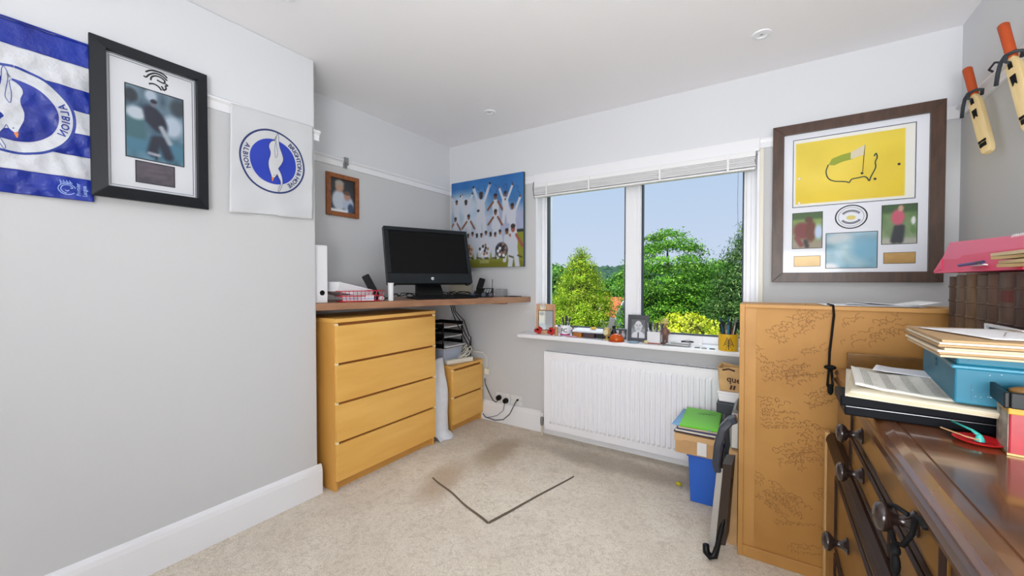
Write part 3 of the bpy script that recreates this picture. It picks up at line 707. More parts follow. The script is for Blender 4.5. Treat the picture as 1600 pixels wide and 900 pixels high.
frame_bars(f1, (XF+.018, y0, z0), (0, y1-y0, 0), (0, 0, z1-z0), (1, 0, 0), .042, .028, mat('frame_black', (30, 33, 38), .4, spec=.3), slope=.016)
B(XF+.016, XF+.0215, y0+.02, y1-.02, z0+.02, z1-.02).build('mount', mat('mount_white', (212, 214, 220), .6), f1)
def inlay(t, y0, y1, z0, z1, x, m_, w=.0025):
    mb = MB(); mb.box(x, x+.0015, y0, y1, z0, z0+w).box(x, x+.0015, y0, y1, z1-w, z1).box(x, x+.0015, y0, y0+w, z0+w, z1-w).box(x, x+.0015, y1-w, y1, z0+w, z1-w)
    return mb.build('inlay_line', m_, t)
inlay(f1, y0+.044, y1-.044, z0+.044, z1-.044, XF+.0215, mat('inlay_grey', (120, 122, 130), .5), .003)
inlay(f1, y0+.053, y1-.053, z0+.053, z1-.053, XF+.0215, mat('inlay_grey', (120, 122, 130), .5), .002)
picture('photograph', f1, (XF+.0225, .500, 1.702), (0, .180, 0), (0, 0, .281), [
    ('bg', (70, 108, 128), (88, 108, 124)), ('noise', 34, 9), ('rect', -.1, .08, 1.1, .30, (64, 112, 134), .1), ('rect', .0, .28, .32, .58, (58, 96, 104), .05),
    ('ell', .17, .63, .17, .09, 0, (176, 188, 200), .5), ('ell', .80, .55, .18, .16, 0, (168, 182, 198), .6), ('ell', .42, .93, .1, .08, 0, (166, 180, 196), .6), ('ell', .08, .86, .12, .10, 0, (36, 48, 58), .5), ('ell', .92, .85, .16, .12, 0, (50, 62, 72), .6),
    ('cap', .50, .30, .44, .12, .06, (22, 30, 48), .05), ('cap', .60, .32, .72, .10, .06, (24, 32, 50), .05), ('ell', .50, .60, .17, .20, .5, (22, 28, 48), .35), ('cap', .42, .70, .40, .58, .05, (24, 30, 50), .05), ('cap', .60, .50, .75, .30, .03, (150, 160, 170), .03),
    ('ell', .47, .82, .055, .045, 0, (100, 104, 116), .5), ('ell', .47, .855, .06, .03, 0, (24, 30, 44), .4), ('cap', .52, .13, .50, .03, .012, (18, 24, 34), .01), ('cap', .38, .10, .55, .09, .02, (150, 156, 170), .02)], 40, 60)
inlay(f1, .497, .683, 1.699, 1.986, XF+.0225, INKB, .003)
picture('plaque', f1, (XF+.0225, .527, 1.607), (0, .121, 0), (0, 0, .083), [('bg', (74, 68, 78), (84, 76, 86)), ('noise', 10, 8), ('cap', .3, .65, .7, .65, .05, (92, 84, 94), .1), ('cap', .25, .4, .75, .4, .05, (92, 84, 94), .1)], 20, 14, label='small dark engraved plaque under the photograph')
inlay(f1, .525, .650, 1.605, 1.692, XF+.0225, INKB, .0025)
# spartan-style helmet emblem
def hp(a, b_): return Vector((XF+.0222, .553+.078*a, 1.996+.070*b_))
he = [[hp(.02, .55), hp(.12, .52), hp(.25, .72), hp(.48, .90), hp(.75, .88), hp(.98, .70)], [hp(.10, .80), hp(.3, .98), hp(.6, 1.04), hp(.85, .98), hp(.98, .84)], [hp(.30, .42), hp(.34, .62), hp(.5, .76), hp(.72, .76), hp(.9, .62)],
      [hp(.9, .62), hp(.86, .5), hp(1.0, .42), hp(.9, .34), hp(.93, .2), hp(.82, .05)], [hp(.22, .18), hp(.4, .26), hp(.6, .2), hp(.74, .02)], [hp(.55, .55), hp(.7, .50), hp(.84, .47)], [hp(.82, .05), hp(.78, .2), hp(.72, .26)]]
ribbons([smooth(l) for l in he[:3]]+[smooth(l, 3) for l in he[3:]], .006, (1, 0, 0)).build('helmet_emblem', INKB, f1)

# small family photo in the alcove and the rail clip
f2 = thing('small_framed_photo', 'small brown wood frame with blurred family photo in the alcove', 'picture', (XA+.01, 1.70, 1.655))
frame_bars(f2, (XA+.002, 1.573, 1.657), (0, .249, 0), (0, 0, .288), (1, 0, 0), .030, .018, wood('chestnut_frame', (150, 88, 42), (120, 64, 28), (8, 8, 8), .4))
picture('photograph', f2, (XA+.008, 1.60, 1.684), (0, .195, 0), (0, 0, .234), [('bg', (42, 48, 58), (24, 26, 32)), ('noise', 8, 6), ('ell', .36, .36, .27, .30, 0, (188, 196, 208), .35), ('ell', .72, .28, .22, .24, .2, (170, 184, 206), .35), ('ell', .82, .16, .12, .14, 0, (40, 62, 96), .5), ('ell', .38, .76, .17, .16, 0, (176, 138, 118), .5), ('ell', .38, .87, .17, .08, 0, (160, 150, 140), .6), ('ell', .68, .50, .13, .12, 0, (170, 128, 110), .5), ('ell', .68, .60, .13, .06, 0, (96, 70, 56), .5), ('rect', 0, 0, .7, .10, (228, 232, 238), .05)], 36, 44)
cl = thing('rail_clip', 'grey metal picture clip on the alcove rail above the small frame', 'clip', (XA+.03, 1.71, 2.0))
MB().box(XA+.028, XA+.036, 1.695, 1.728, 2.03, 2.066).build('jaw', GREYM, cl, bevel=.002)
MB().box(XA+.012, XA+.028, 1.698, 1.722, 1.994, 2.03).build('hook', GREYM, cl, bevel=.003)
MB().lathe([(.006, 0), (.006, .026)], (XA+.034, 1.7, 2.02), 'Y', 10).build('pin', GREYM, cl)

# ------------------------------------------------------------------ canvas on the window wall
cv = thing('cricket_canvas', 'large canvas print of cheering cricketers in whites, beside the window', 'picture', (-2.06, 2.80, 1.327))
cx0, cx1, cz0, cz1 = -2.446, -1.678, 1.329, 2.097
lay = [('bg', (120, 150, 176), (40, 104, 172)), ('ell', .15, .72, .35, .14, 0, (182, 194, 208), .9), ('ell', .45, .45, .7, .20, 0, (176, 190, 206), .9), ('ell', .85, .50, .3, .14, 0, (160, 166, 196), .8), ('noise', 10, 10),
       ('rect', -.1, -.1, 1.1, .16, (122, 128, 40), .03), ('rect', .78, -.1, 1.1, .38, (128, 132, 36), .04), ('rect', -.1, -.1, 1.1, .06, (112, 112, 30), .03), ('rect', .9, .37, 1.1, .40, (40, 44, 40), .01)]
WHT = (192, 197, 208); SK = (120, 78, 58); DK = (48, 38, 38)
def figure(x, y, s, lean=0, arms=0, skin=SK, w=WHT):
    L_ = [('cap', x-.01*s, y-.16*s, x-.05*s, y-.42*s, .035*s, w, .008), ('cap', x+.03*s, y-.16*s, x+.07*s, y-.42*s, .035*s, w, .008), ('ell', x, y-.08*s, .07*s, .13*s, lean, w, .15)]
    if arms == 1: L_ += [('cap', x-.05*s, y, x-.13*s, y+.20*s, .022*s, w, .006), ('cap', x+.05*s, y, x+.15*s, y+.22*s, .022*s, w, .006), ('ell', x-.135*s, y+.22*s, .018*s, .02*s, 0, skin, .3), ('ell', x+.155*s, y+.24*s, .018*s, .02*s, 0, skin, .3)]
    if arms == 2: L_ += [('cap', x-.05*s, y, x-.16*s, y-.12*s, .02*s, skin, .006), ('cap', x+.05*s, y, x+.14*s, y-.14*s, .02*s, skin, .006)]
    return L_+[('ell', x, y+.085*s, .032*s, .05*s, 0, skin, .25), ('ell', x, y+.115*s, .036*s, .03*s, 0, DK, .25)]
for x, y, s, a, k in ((.08, .72, .55, 1, SK), (.22, .70, .62, 1, DK), (.44, .74, .80, 1, DK), (.64, .72, .66, 2, SK), (.77, .74, .60, 1, SK), (.86, .59, .66, 1, SK), (.06, .52, .55, 2, SK), (.26, .53, .6, 2, SK), (.64, .55, .62, 2, SK), (.40, .58, .55, 0, WHT)): lay += figure(x, y, s, random.uniform(-.3, .3), a, k)
for k in range(11): lay += figure(.06+k*.064, .325+.014*math.sin(k*2), .50, 0, 0, (SK, (140, 90, 70), DK)[k % 3])
lay += figure(.87, .34, .84, .1, 2, (150, 80, 70)); lay += figure(.79, .33, .62, 0, 0)
for x, cb, c2 in ((.245, (196, 180, 168), (120, 66, 40)), (.48, (200, 204, 212), (44, 48, 66)), (.72, (70, 72, 84), (30, 32, 40))):
    lay += [('ell', x, .185, .085, .085, 0, cb, .1)]
    for j in range(12):
        a_ = j*2.4; r_ = .012+.058*math.sqrt(j/12); lay.append(('ell', x+r_*math.cos(a_), .185+r_*math.sin(a_), .016, .018, 0, (c2, (225, 225, 228), (150, 110, 90))[j % 3], .3))
lay += [('rect', .42, .045, .55, .085, (150, 152, 90), .01)]
for k in range(9): lay.append(('cap', .05+.11*k, .11+.01*math.sin(k), .10+.11*k, .10, .008, (60, 56, 40), .006))
B(cx0, cx1, YW-.040, YW-.0135, cz0, cz1).build('stretcher', mat('canvas_edge', (62, 80, 88), .7), cv, bevel=.002)
picture('print', cv, (cx0+.001, YW-.0407, cz0+.001), (cx1-cx0-.002, 0, 0), (0, 0, cz1-cz0-.002), lay, 130, 130, PRINT)
sc_ = []
for k, x in enumerate((.58, .66, .76, .80, .88, .93, .50, .42)):
    sc_ += scribble((cx0+.768*x, YW-.0413, cz1-.05-.01*(k % 3)), (.25, 0, -1), (-1, 0, -.2), 1, .07+.05*(k in (1, 3, 5)), .012)
ribbons(sc_, .003, (0, -1, 0)).build('signatures', mat('ink_navy', (28, 52, 110), .6), cv)

# ------------------------------------------------------------------ large golf picture right of the window
g2 = thing('framed_golf_display', 'large walnut-framed golf display with yellow flag, right of window', 'picture', (.36, 2.80, 1.203))
gx0, gx1, gz0, gz1 = .010, .712, 1.205, 2.095; YP = YW-.024
frame_bars(g2, (gx0, YW-.0135, gz0), (gx1-gx0, 0, 0), (0, 0, gz1-gz0), (0, -1, 0), .054, .030, WALNUT)
B(gx0+.03, gx1-.03, YP, YP+.006, gz0+.03, gz1-.03).build('mount', mat('mount_pale', (226, 229, 238), .45, coat=.5), g2)
def winln(x0, x1, z0, z1, w=.003): 
    mb = MB(); y = YP-.0015; mb.box(x0, x1, y, y+.0014, z0, z0+w).box(x0, x1, y, y+.0014, z1-w, z1).box(x0, x0+w, y, y+.0014, z0+w, z1-w).box(x1-w, x1, y, y+.0014, z0+w, z1-w); mb.build('window_line', INKB, g2)
YPP = YP-.001
picture('yellow_flag', g2, (.112, YPP, 1.634), (.494, 0, 0), (0, 0, .370), [('bg', (228, 198, 20), (226, 202, 60)), ('noise', 6, 6), ('rect', .93, 0, 1.1, 1, (232, 232, 224), .01), ('rect', -.1, .955, 1.1, 1.1, (232, 232, 224), .01), ('rect', -.1, -.1, .015, 1.1, (232, 232, 224), .01), ('rect', -.1, -.1, 1.1, .03, (232, 232, 224), .01)], 110, 80)
def gp(a, b_): return Vector((.112+.494*a, YP-.0022, 1.634+.370*b_))
MAPP = [(.31, .58), (.29, .48), (.31, .38), (.36, .33), (.42, .315), (.47, .30), (.49, .285), (.51, .33), (.56, .34), (.61, .35), (.635, .33), (.655, .28), (.665, .33), (.69, .41), (.705, .47), (.70, .54), (.715, .60), (.705, .66), (.69, .62)]
ribbons([smooth([gp(*p) for p in MAPP], 3)], .0055, (0, -1, 0)).build('map_outline', mat('ink_green', (24, 60, 44), .6), g2)
MB().prism([gp(a, b_)+Vector((0, .0008, 0)) for a, b_ in [(.31, .58), (.34, .66), (.42, .70), (.50, .72), (.52, .62), (.43, .60), (.36, .56)]], (0, -.0006, 0)).build('map_shading', mat('map_green', (150, 164, 48), .6), g2)
ribbons([[gp(.60, .42), gp(.615, .80)]], .003, (0, -1, 0)).build('flag_stick', INKB, g2)
MB().prism([gp(.615, .80), gp(.50, .72), (.50*.494+.112, YP-.0022, 1.634+.370*.62), gp(.605, .66)], (0, -.0006, 0)).build('flag_mark', mat('flag_pale', (216, 206, 180), .6), g2)
for a, b_ in ((.595, .40), (.70, .30), (.885, .47), (.05, .42), (.05, .05)): MB().lathe([(.006, 0), (.006, .0008)], gp(a, b_), '-Y', 14).build('grommet', INKB if a > .1 else PAPER, g2)
winln(.106, .612, 1.628, 2.010)
picture('golfer_photo', g2, (.108, YPP, 1.396), (.134, 0, 0), (0, 0, .198), [('bg', (140, 146, 112), (116, 150, 60)), ('noise', 12, 7), ('rect', -.1, .82, 1.1, 1.1, (60, 92, 44), .06), ('rect', -.1, -.1, 1.1, .2, (150, 140, 120), .1), ('ell', .35, .5, .32, .24, .3, (116, 44, 40), .4), ('ell', .62, .48, .18, .30, 0, (100, 44, 22), .4), ('ell', .55, .80, .13, .09, 0, (86, 44, 26), .5), ('ell', .88, .45, .13, .2, 0, (180, 200, 226), .6), ('cap', .15, .3, .3, .1, .06, (120, 50, 48), .05), ('cap', .45, .2, .5, .06, .05, (34, 24, 24), .05)], 26, 36)
winln(.106, .244, 1.394, 1.597)
picture('golfer_photo', g2, (.488, YPP, 1.402), (.131, 0, 0), (0, 0, .20), [('bg', (130, 150, 116), (84, 120, 60)), ('noise', 18, 8), ('rect', -.1, -.1, 1.1, .14, (172, 172, 160), .08), ('rect', -.1, .8, 1.1, 1.1, (50, 84, 40), .1), ('cap', .45, .42, .36, .08, .07, (34, 38, 48), .05), ('cap', .56, .42, .52, .08, .07, (34, 38, 48), .05), ('ell', .46, .68, .19, .20, 0, (196, 84, 108), .4), ('ell', .54, .90, .08, .08, 0, (190, 150, 130), .5), ('ell', .90, .58, .06, .1, 0, (226, 226, 230), .5), ('ell', .90, .35, .08, .1, 0, (90, 130, 70), .5)], 26, 36)
winln(.486, .621, 1.400, 1.604)
picture('course_photo', g2, (.260, YPP, 1.282), (.211, 0, 0), (0, 0, .190), [('bg', (108, 160, 182), (140, 176, 194)), ('noise', 22, 9), ('ell', .25, .85, .25, .15, .2, (190, 200, 206), .7), ('ell', .5, .4, .2, .4, .7, (168, 200, 210), .8), ('ell', .8, .5, .3, .3, 0, (112, 170, 198), .8), ('ell', .05, .02, .2, .12, 0, (210, 216, 220), .6)], 36, 32)
winln(.258, .473, 1.280, 1.474)
for x0, x1, z0, z1, c_ in ((.118, .235, 1.295, 1.351, (224, 178, 90)), (.498, .614, 1.303, 1.357, (178, 138, 70))):
    picture('name_plate', g2, (x0, YPP, z0), (x1-x0, 0, 0), (0, 0, z1-z0), [('bg', c_, tuple(min(255, v+16) for v in c_)), ('noise', 8, 6)], 12, 6); winln(x0-.002, x1+.002, z0-.002, z1+.002, .002)
oc = Vector((.364, YP-.0022, 1.556))
def ring(r0, r1): 
    mb = MB(); k = 48; V = [[mb.bm.verts.new(oc+Vector((r*math.cos(2*PI*j/k), 0, r*.94*math.sin(2*PI*j/k)))) for j in range(k)] for r in (r0, r1)]
    for j in range(k): mb.bm.faces.new([V[0][j], V[0][(j+1) % k], V[1][(j+1) % k], V[1][j]])
    return mb
ring(.062, .068).build('oval_badge', INKB, g2); ring(.052, .0535).build('oval_badge', INKB, g2)
for a0, a1, r_ in ((30, 150, .040), (210, 330, .042)): ribbons([[oc+Vector((r_*math.cos(math.radians(a)), 0, r_*.8*math.sin(math.radians(a)))) for a in np.linspace(a0, a1, 12)]], .011, (0, -1, 0)).build('badge_band', mat('badge_grey', (128, 128, 138), .6), g2)
MB().prism([oc+Vector((.02*math.cos(a), 0, .012*math.sin(a)-.004)) for a in np.linspace(0, 2*PI, 13)[:-1]], (0, -.0006, 0)).build('badge_centre', mat('badge_yellow', (222, 206, 120), .6), g2)

# ------------------------------------------------------------------ miniature cricket bats on the right rail
BATW = wood('willow', (232, 208, 156), (218, 190, 134), (8, 8, 1), .5)
ORG = mat('orange_grip', (186, 74, 22), .6, bump=.4, bscale=90)
def bat(lab, top, bot, xw):
    """hangs nearly flat on the right wall; top / bottom (y, z)"""
    a, b_ = Vector((xw, top[0], top[1])), Vector((xw+.008, bot[0], bot[1])); d = (b_-a).normalized(); L_ = (b_-a).length
    nrm = Vector((-.86, -.5, 0)); nrm = (nrm-d*nrm.dot(d)).normalized(); sd = nrm.cross(d)
    M = Matrix(((sd.x, nrm.x, d.x, a.x), (sd.y, nrm.y, d.y, a.y), (sd.z, nrm.z, d.z, a.z), (0, 0, 0, 1)))
    t = thing('cricket_bat', lab, 'cricket bat', None, M=M, group='miniature cricket bats on the rail'); hl = L_*.34
    MB().lathe([(.013, 0), (.016, .004), (.0155, .03), (.0145, hl), (.012, hl+.005)], (0, 0, 0), 'Z', 16).build('grip', ORG, t, smooth='angle', local=True)
    bw = .023; mb = MB(); prof = [(-bw, 0), (-bw*.9, .010), (0, .015), (bw*.9, .010), (bw, 0), (bw*.95, -.008), (0, -.014), (-bw*.95, -.008)]
    rings = []
    for z, s_ in ((hl-.012, .42), (hl+.012, .62), (hl+.035, .96), (hl+.06, 1), (L_*.8, 1), (L_*.95, .98), (L_*.985, .84), (L_, .55)): rings.append([mb.bm.verts.new((x*s_, y*(.7+.3*s_), z)) for x, y in prof])
    for r0, r1 in zip(rings, rings[1:]):
        for k in range(8): mb.bm.faces.new([r0[k], r0[(k+1) % 8], r1[(k+1) % 8], r1[k]])
    mb.bm.faces.new(rings[0][::-1]); mb.bm.faces.new(rings[-1]); mb.build('blade', BATW, t, smooth='angle', local=True, bevel=.001)
    def dec(z0, z1, w_, name='decal'): B(-w_, w_, .0135, .0162, z0, z1).build(name, BLACKM, t, local=True)
    dec(hl+.028, hl+.052, .006); MB().prism([(-.009, .0152, hl+.085), (.009, .0152, hl+.085), (.007, .0152, hl+.13), (0, .0152, hl+.118), (-.007, .0152, hl+.13)], (0, .0015, 0)).build('decal', BLACKM, t, local=True)
    dec(L_-.06, L_-.05, .014); dec(L_-.046, L_-.028, .012)
    # strap tying it to the rail
    pth = [(-.075, -.012, hl+.05), (-.05, .0, hl+.015), (-.025, .012, hl-.005), (0, .021, hl-.008), (.022, .012, hl-.006), (.03, -.004, hl-.002), (.01, -.02, hl)]
    MB().tube(pth, .0062, 8).build('strap', mat('strap_dark', (44, 50, 58), .6), t, smooth=True, local=True)
    MB().tube([(0, .019, hl-.008), (-.006, .02, hl+.015), (.004, .018, hl+.03)], .005, 8).build('strap_tail', mat('strap_dark', (44, 50, 58), .6), t, local=True)
    return t
bat('miniature cricket bat with orange grip hanging nearest the golf picture', (2.575, 2.145), (2.375, 1.725), .722)
bat('miniature cricket bat with orange grip hanging nearest the photo edge', (2.255, 2.165), (2.06, 1.715), .722)
rh = thing('rail_hook', 'short dark hook of cord on the right rail between the bats', 'hook', (.74, 2.40, 2.06))
MB().tube([(.765, 2.44, 2.055), (.742, 2.43, 2.072), (.742, 2.38, 2.078), (.76, 2.36, 2.066)], .004, 6).build('hook', mat('strap_dark', (44, 50, 58), .6), rh)

# ------------------------------------------------------------------ radiator
ra = thing('radiator', 'long white panel radiator with vertical flutes under the window', 'radiator', (-.85, 2.75, .07))
rx0, rx1, rz0, rz1, ryf = -1.455, -.247, .066, .664, 2.712
nr = 34; mb = MB(); pts = []
cols = [rx0, rx0+.028]
for k in range(nr):
    c0 = rx0+.04+k*(rx1-rx0-.08)/nr; p = (rx1-rx0-.08)/nr; cols += [c0+p*.08, c0+p*.28, c0+p*.72, c0+p*.92]
cols += [rx1-.028, rx1]
rows = [(rz0, 0), (rz0+.05, 0), (rz0+.07, 1), (rz1-.065, 1), (rz1-.045, 0), (rz1-.012, 0), (rz1, 0)]
def dep(i): return 0 if i < 2 or i >= len(cols)-2 else (0 if (i-2) % 4 in (0, 3) else .012)
V = [[mb.bm.verts.new((x, ryf+.0075-dep(i)*f-(0 if z not in (rz0, rz1) else -.004), z)) for z, f in rows] for i, x in enumerate(cols)]
for i in range(len(cols)-1):
    for j in range(len(rows)-1): mb.bm.faces.new([V[i][j], V[i+1][j], V[i+1][j+1], V[i][j+1]])
RW = mat('radiator_white', (240, 241, 246), .3)
mb.build('front_panel', RW, ra, solid=.002)
B(rx0+.01, rx1-.01, ryf+.075, ryf+.083, rz0, rz1-.01).build('rear_panel', RW, ra)
for x0, x1 in ((rx0-.003, rx0+.003), (rx1-.003, rx1+.003)): B(x0, x1, ryf+.002, ryf+.085, rz0+.02, rz1+.006).build('side_panel', RW, ra, bevel=.001)
B(rx0, rx1, ryf+.002, ryf+.012, rz1-.004, rz1+.005).build('grille_rail', RW, ra); B(rx0, rx1, ryf+.075, ryf+.085, rz1-.004, rz1+.005).build('grille_rail', RW, ra)
for k in range(100): 
    x = rx0+.008+k*(rx1-rx0-.016)/99
    if k == 0: gb = B(x-.0022, x+.0022, ryf+.012, ryf+.075, rz1-.003, rz1+.003).build('grille_bar', RW, ra)
    else:
        o = gb.copy(); C.objects.link(o); o.parent = ra; o.location = (k*(rx1-rx0-.016)/99, 0, 0)
B(rx0+.02, rx1-.02, ryf+.025, ryf+.065, rz0+.02, rz1-.03).build('convector', mat('convector_grey', (120, 122, 126), .6), ra)
va = MB(); va.lathe([(.009, 0), (.009, .13)], (rx0-.042, ryf+.045, 0), 'Z', 12); va.build('pipe', mat('pipe_cream', (214, 206, 190), .4), ra)
MB().lathe([(.012, 0), (.014, .01), (.014, .05), (.010, .07)], (rx0-.042, ryf+.045, .075), 'Z', 12).build('valve_body', GREYM, ra, smooth='angle')
MB().lathe([(.012, 0), (.014, .004), (.013, .03), (.009, .034)], (rx0-.042, ryf+.045, .145), 'Z', 12).build('valve_cap', WHITE, ra, smooth='angle')
MB().tube([(rx0-.042, ryf+.045, .10), (rx0+.01, ryf+.045, .10)], .009, 10).build('valve_tail', GREYM, ra)
for x in (rx0+.15, rx1-.15): B(x-.015, x+.015, ryf+.08, YW, .15, .6).build('bracket', RW, ra)

# ------------------------------------------------------------------ things on the sill
Z = ZS
POPR = mat('poppy_red', (186, 28, 32), .7)
def poppy(x, y, lab, s=1):
    t = thing('poppy', lab, 'flower', (x, y, Z), group='artificial poppies on the sill')
    MB().tube([(x, y, Z), (x+.004, y+.004, Z+.02*s)], .006, 8).build('stem', mat('leaf_green', (60, 110, 50), .6), t)
    for k in range(4):
        a = k*PI/2+.4; MB().ball((x+.016*s*math.cos(a), y+.008*math.sin(k*2), Z+.032*s+.016*s*math.sin(a)), (.021*s, .007*s, .017*s), 12).build('petal', POPR, t, smooth=True)
    MB().ball((x, y-.014*s, Z+.036*s), .009*s, 10).build('centre', BLACKM, t, smooth=True)
poppy(-1.525, 2.745, 'red artificial poppy at the far left end of the sill', 1.0)
poppy(-1.405, 2.735, 'red artificial poppy in front of the wooden photo frame', .95)
fa = thing('standing_photo_frame', 'tall standing frame with wooden border at left end of sill', 'photo frame', None, M=Matrix.Translation((-1.475, 2.775, Z)) @ Matrix.Rotation(.42, 4, 'Z') @ Matrix.Rotation(-.10, 4, 'X'))
FWD = wood('pine_frame', (196, 148, 104), (170, 120, 78), (8, 8, 2), .5)
for x0, x1, z0, z1 in ((-.075, -.058, 0, .235), (.058, .075, 0, .235), (-.058, .058, 0, .03), (-.058, .058, .185, .235)): B(x0, x1, -.012, .006, z0, z1).build('frame_side', FWD, fa, bevel=.001, local=True)
B(-.058, .058, -.004, .004, .03, .185).build('backing', BLACKM, fa, local=True)
def lp(name, t, x0, x1, z0, z1, y, lays, nu, nv, m_=None):
    M = MW[t.name]; O = M @ Vector((x0, y, z0)); return picture(name, t, O, (M @ Vector((x1, y, z0)))-O, (M @ Vector((x0, y, z1)))-O, lays, nu, nv, m_)
lp('photograph', fa, -.054, .054, .034, .181, -.0055, [('bg', (150, 168, 170), (196, 184, 150)), ('noise', 10, 7), ('rect', .45, -.1, 1.1, 1.1, (54, 58, 66), .04), ('ell', .2, .85, .2, .1, 0, (90, 100, 92), .4), ('ell', .22, .15, .3, .2, 0, (120, 140, 150), .5)], 16, 24)
lp('label_card', fa, -.045, .0, .192, .23, -.0135, [('bg', (170, 160, 130), (120, 112, 96)), ('noise', 40, 6)], 10, 8)
B(.0, .02, .006, .075, 0, .15).build('strut', BLACKM, fa, local=True)
tg = thing('wooden_peg_figure', 'small light wooden peg with white head beside the red poppy', 'figurine', (-1.362, 2.735, Z))
MB().lathe([(.014, 0), (.015, .02), (.012, .06), (.010, .066)], (-1.362, 2.735, Z), 'Z', 12).build('body', FWD, tg, smooth='angle'); MB().ball((-1.362, 2.735, Z+.072), .011).build('head', PAPER, tg, smooth=True)
def pen(name, lab, p, q, col, grp=None, r=.004):
    grp = grp or next((g for w_, g in (('mug', 'pens in the white mug'), ('square', 'pens in the square white pot'), ('yellow pot', 'pens in the yellow pot'), ('turquoise', 'pens in the yellow pot')) if w_ in lab), None)
    t = thing(name, lab, 'pen', p, group=grp); p, q = Vector(p), Vector(q); d = q-p
    MB().tube([p, p+d*.75], r, 8).build('barrel', mat('pen_%d_%d_%d' % col, col, .4), t); MB().tube([p+d*.75, q], r*1.15, 8).build('cap', mat('pen_%d_%d_%d' % tuple(int(v*.6) for v in col), tuple(int(v*.6) for v in col), .4), t)
mg = thing('white_mug', 'white mug with dark FC letters holding pens, beside photo frame', 'mug', (-1.31, 2.78, Z))
MB().lathe([(.030, 0), (.036, .004), (.038, .08), (.035, .08), (.033, .01), (.001, .008)], (-1.31, 2.78, Z), 'Z', 24).build('mug_body', WHITE, mg, smooth='angle')
MB().tube([(-1.272, 2.785, Z+.065), (-1.25, 2.785, Z+.055), (-1.25, 2.785, Z+.03), (-1.272, 2.785, Z+.02)], .005, 8).build('handle', WHITE, mg, smooth=True)
MB().lathe([(.0385, .0), (.0385, .012)], (-1.31, 2.78, Z+.004), 'Z', 24).build('pink_band', mat('pink_band', (180, 60, 120), .5), mg)
vs, fs = text_mesh('FC', .042); tb = MB(); q = []
for v in vs: a = -1.25+(v[0]-.03)/.0385; q.append(tb.bm.verts.new((-1.31+.0388*math.cos(a), 2.78+.0388*math.sin(a), Z+.028+v[1])))
for f in fs:
    try: tb.bm.faces.new([q[i] for i in f])
    except ValueError: pass
tb.build('letters', INKB, mg)
for k, c_ in enumerate(((30, 32, 44), (210, 214, 226), (40, 44, 60), (214, 216, 226), (30, 30, 36), (50, 46, 66))):
    a = k*1.05; pen('pen', ('black pen leaning left in the white mug', 'white pen at the front of the white mug', 'dark blue pen in the white mug', 'pale pen leaning right in the white mug', 'black pen at the back of the white mug', 'purple pen in the white mug')[k], (-1.31+.012*math.cos(a), 2.78+.012*math.sin(a), Z+.012), (-1.31+.032*math.cos(a)+.01, 2.78+.03*math.sin(a), Z+.135+.008*(k % 3)), c_, r=.0048)
def figurine(x, y, h, cols, lab, hat=None):
    t = thing('figurine', lab, 'figurine', (x, y, Z)); s = h
    MB().lathe([(.18*s, 0), (.19*s, .04*s), (.15*s, .06*s)], (x, y, Z), 'Z', 12).build('base', mat('fig_base_%d' % cols[0][0], cols[0], .6), t, smooth='angle')
    for dx in (-.06, .06): MB().tube([(x+dx*s, y, Z+.06*s), (x+dx*.8*s, y, Z+.36*s)], [.045*s, .06*s], 8).build('leg', mat('fig_leg_%d' % cols[0][0], cols[0], .6), t)
    MB().ball((x, y, Z+.5*s), (.13*s, .10*s, .2*s), 12).build('torso', mat('fig_body_%d' % cols[1][0], cols[1], .6), t, smooth=True)
    for dx in (-1, 1): MB().tube([(x+dx*.11*s, y, Z+.60*s), (x+dx*.19*s, y-.04*s, Z+.46*s), (x+dx*.12*s, y-.1*s, Z+.40*s)], .035*s, 8).build('arm', mat('fig_body_%d' % cols[1][0], cols[1], .6), t, smooth=True)
    MB().ball((x, y, Z+.80*s), .10*s, 12).build('head', mat('fig_head_%d' % cols[2][0], cols[2], .6), t, smooth=True)
    if hat: MB().lathe([(.19*s, 0), (.18*s, .03*s), (.12*s, .05*s), (.10*s, .16*s), (.03*s, .19*s)], (x, y, Z+.84*s), 'Z', 14).build('hat', mat('fig_hat', hat, .6), t, smooth='angle')
figurine(-1.238, 2.765, .08, ((70, 44, 34), (96, 62, 50), (120, 84, 66)), 'tiny brown carved figure right of the white mug')
nbk = thing('white_notebook', 'open white notebook lying across small boxes on the sill', 'notebook', (-1.11, 2.79, Z+.04), .03)
MB().box(-.125, .125, -.055, .06, .0, .006, Matrix.Rotation(.06, 4, 'X')).build('cover', mat('nb_grey', (150, 156, 168), .6), nbk, local=True)
MB().box(-.12, .12, -.054, .058, .0065, .016, Matrix.Rotation(.08, 4, 'X')).build('pages', PAPER, nbk, local=True)
o = B(-1.225, -1.160, 2.735, 2.80, Z, Z+.036).build('small_box', mat('amber_wood', (176, 110, 44), .5), bevel=.003); tag(o, 'small amber wooden box under the left end of the white notebook', 'box')
o = B(-1.15, -1.065, 2.745, 2.82, Z, Z+.034).build('small_box', mat('plum_box', (76, 58, 62), .5), bevel=.003); tag(o, 'small plum-dark box under the middle of the white notebook', 'box')
o = B(-1.06, -.985, 2.765, 2.83, Z, Z+.030).build('small_box', mat('dark_box', (44, 42, 44), .5), bevel=.003); tag(o, 'small blackish box under the right end of the white notebook', 'box')
o = MB().ball((-1.09, 2.80, Z+.068), (.026, .016, .009)).build('brooch', mat('amber_yellow', (214, 168, 40), .4), smooth=True); tag(o, 'yellow oval brooch lying on the white notebook', 'ornament')
o = MB().tube([(-1.27, 2.715, Z+.006), (-1.18, 2.71, Z+.006)], .006, 8).build('lipstick', mat('pinkish', (190, 140, 150), .4)); tag(o, 'short pink stick lying before the white mug', 'stick')
o = B(-1.04, -.985, 2.70, 2.715, Z, Z+.008).build('lighter', mat('grey_bits', (150, 150, 156), .4), bevel=.002); tag(o, 'thin grey lighter lying before the small golden cup', 'lighter')
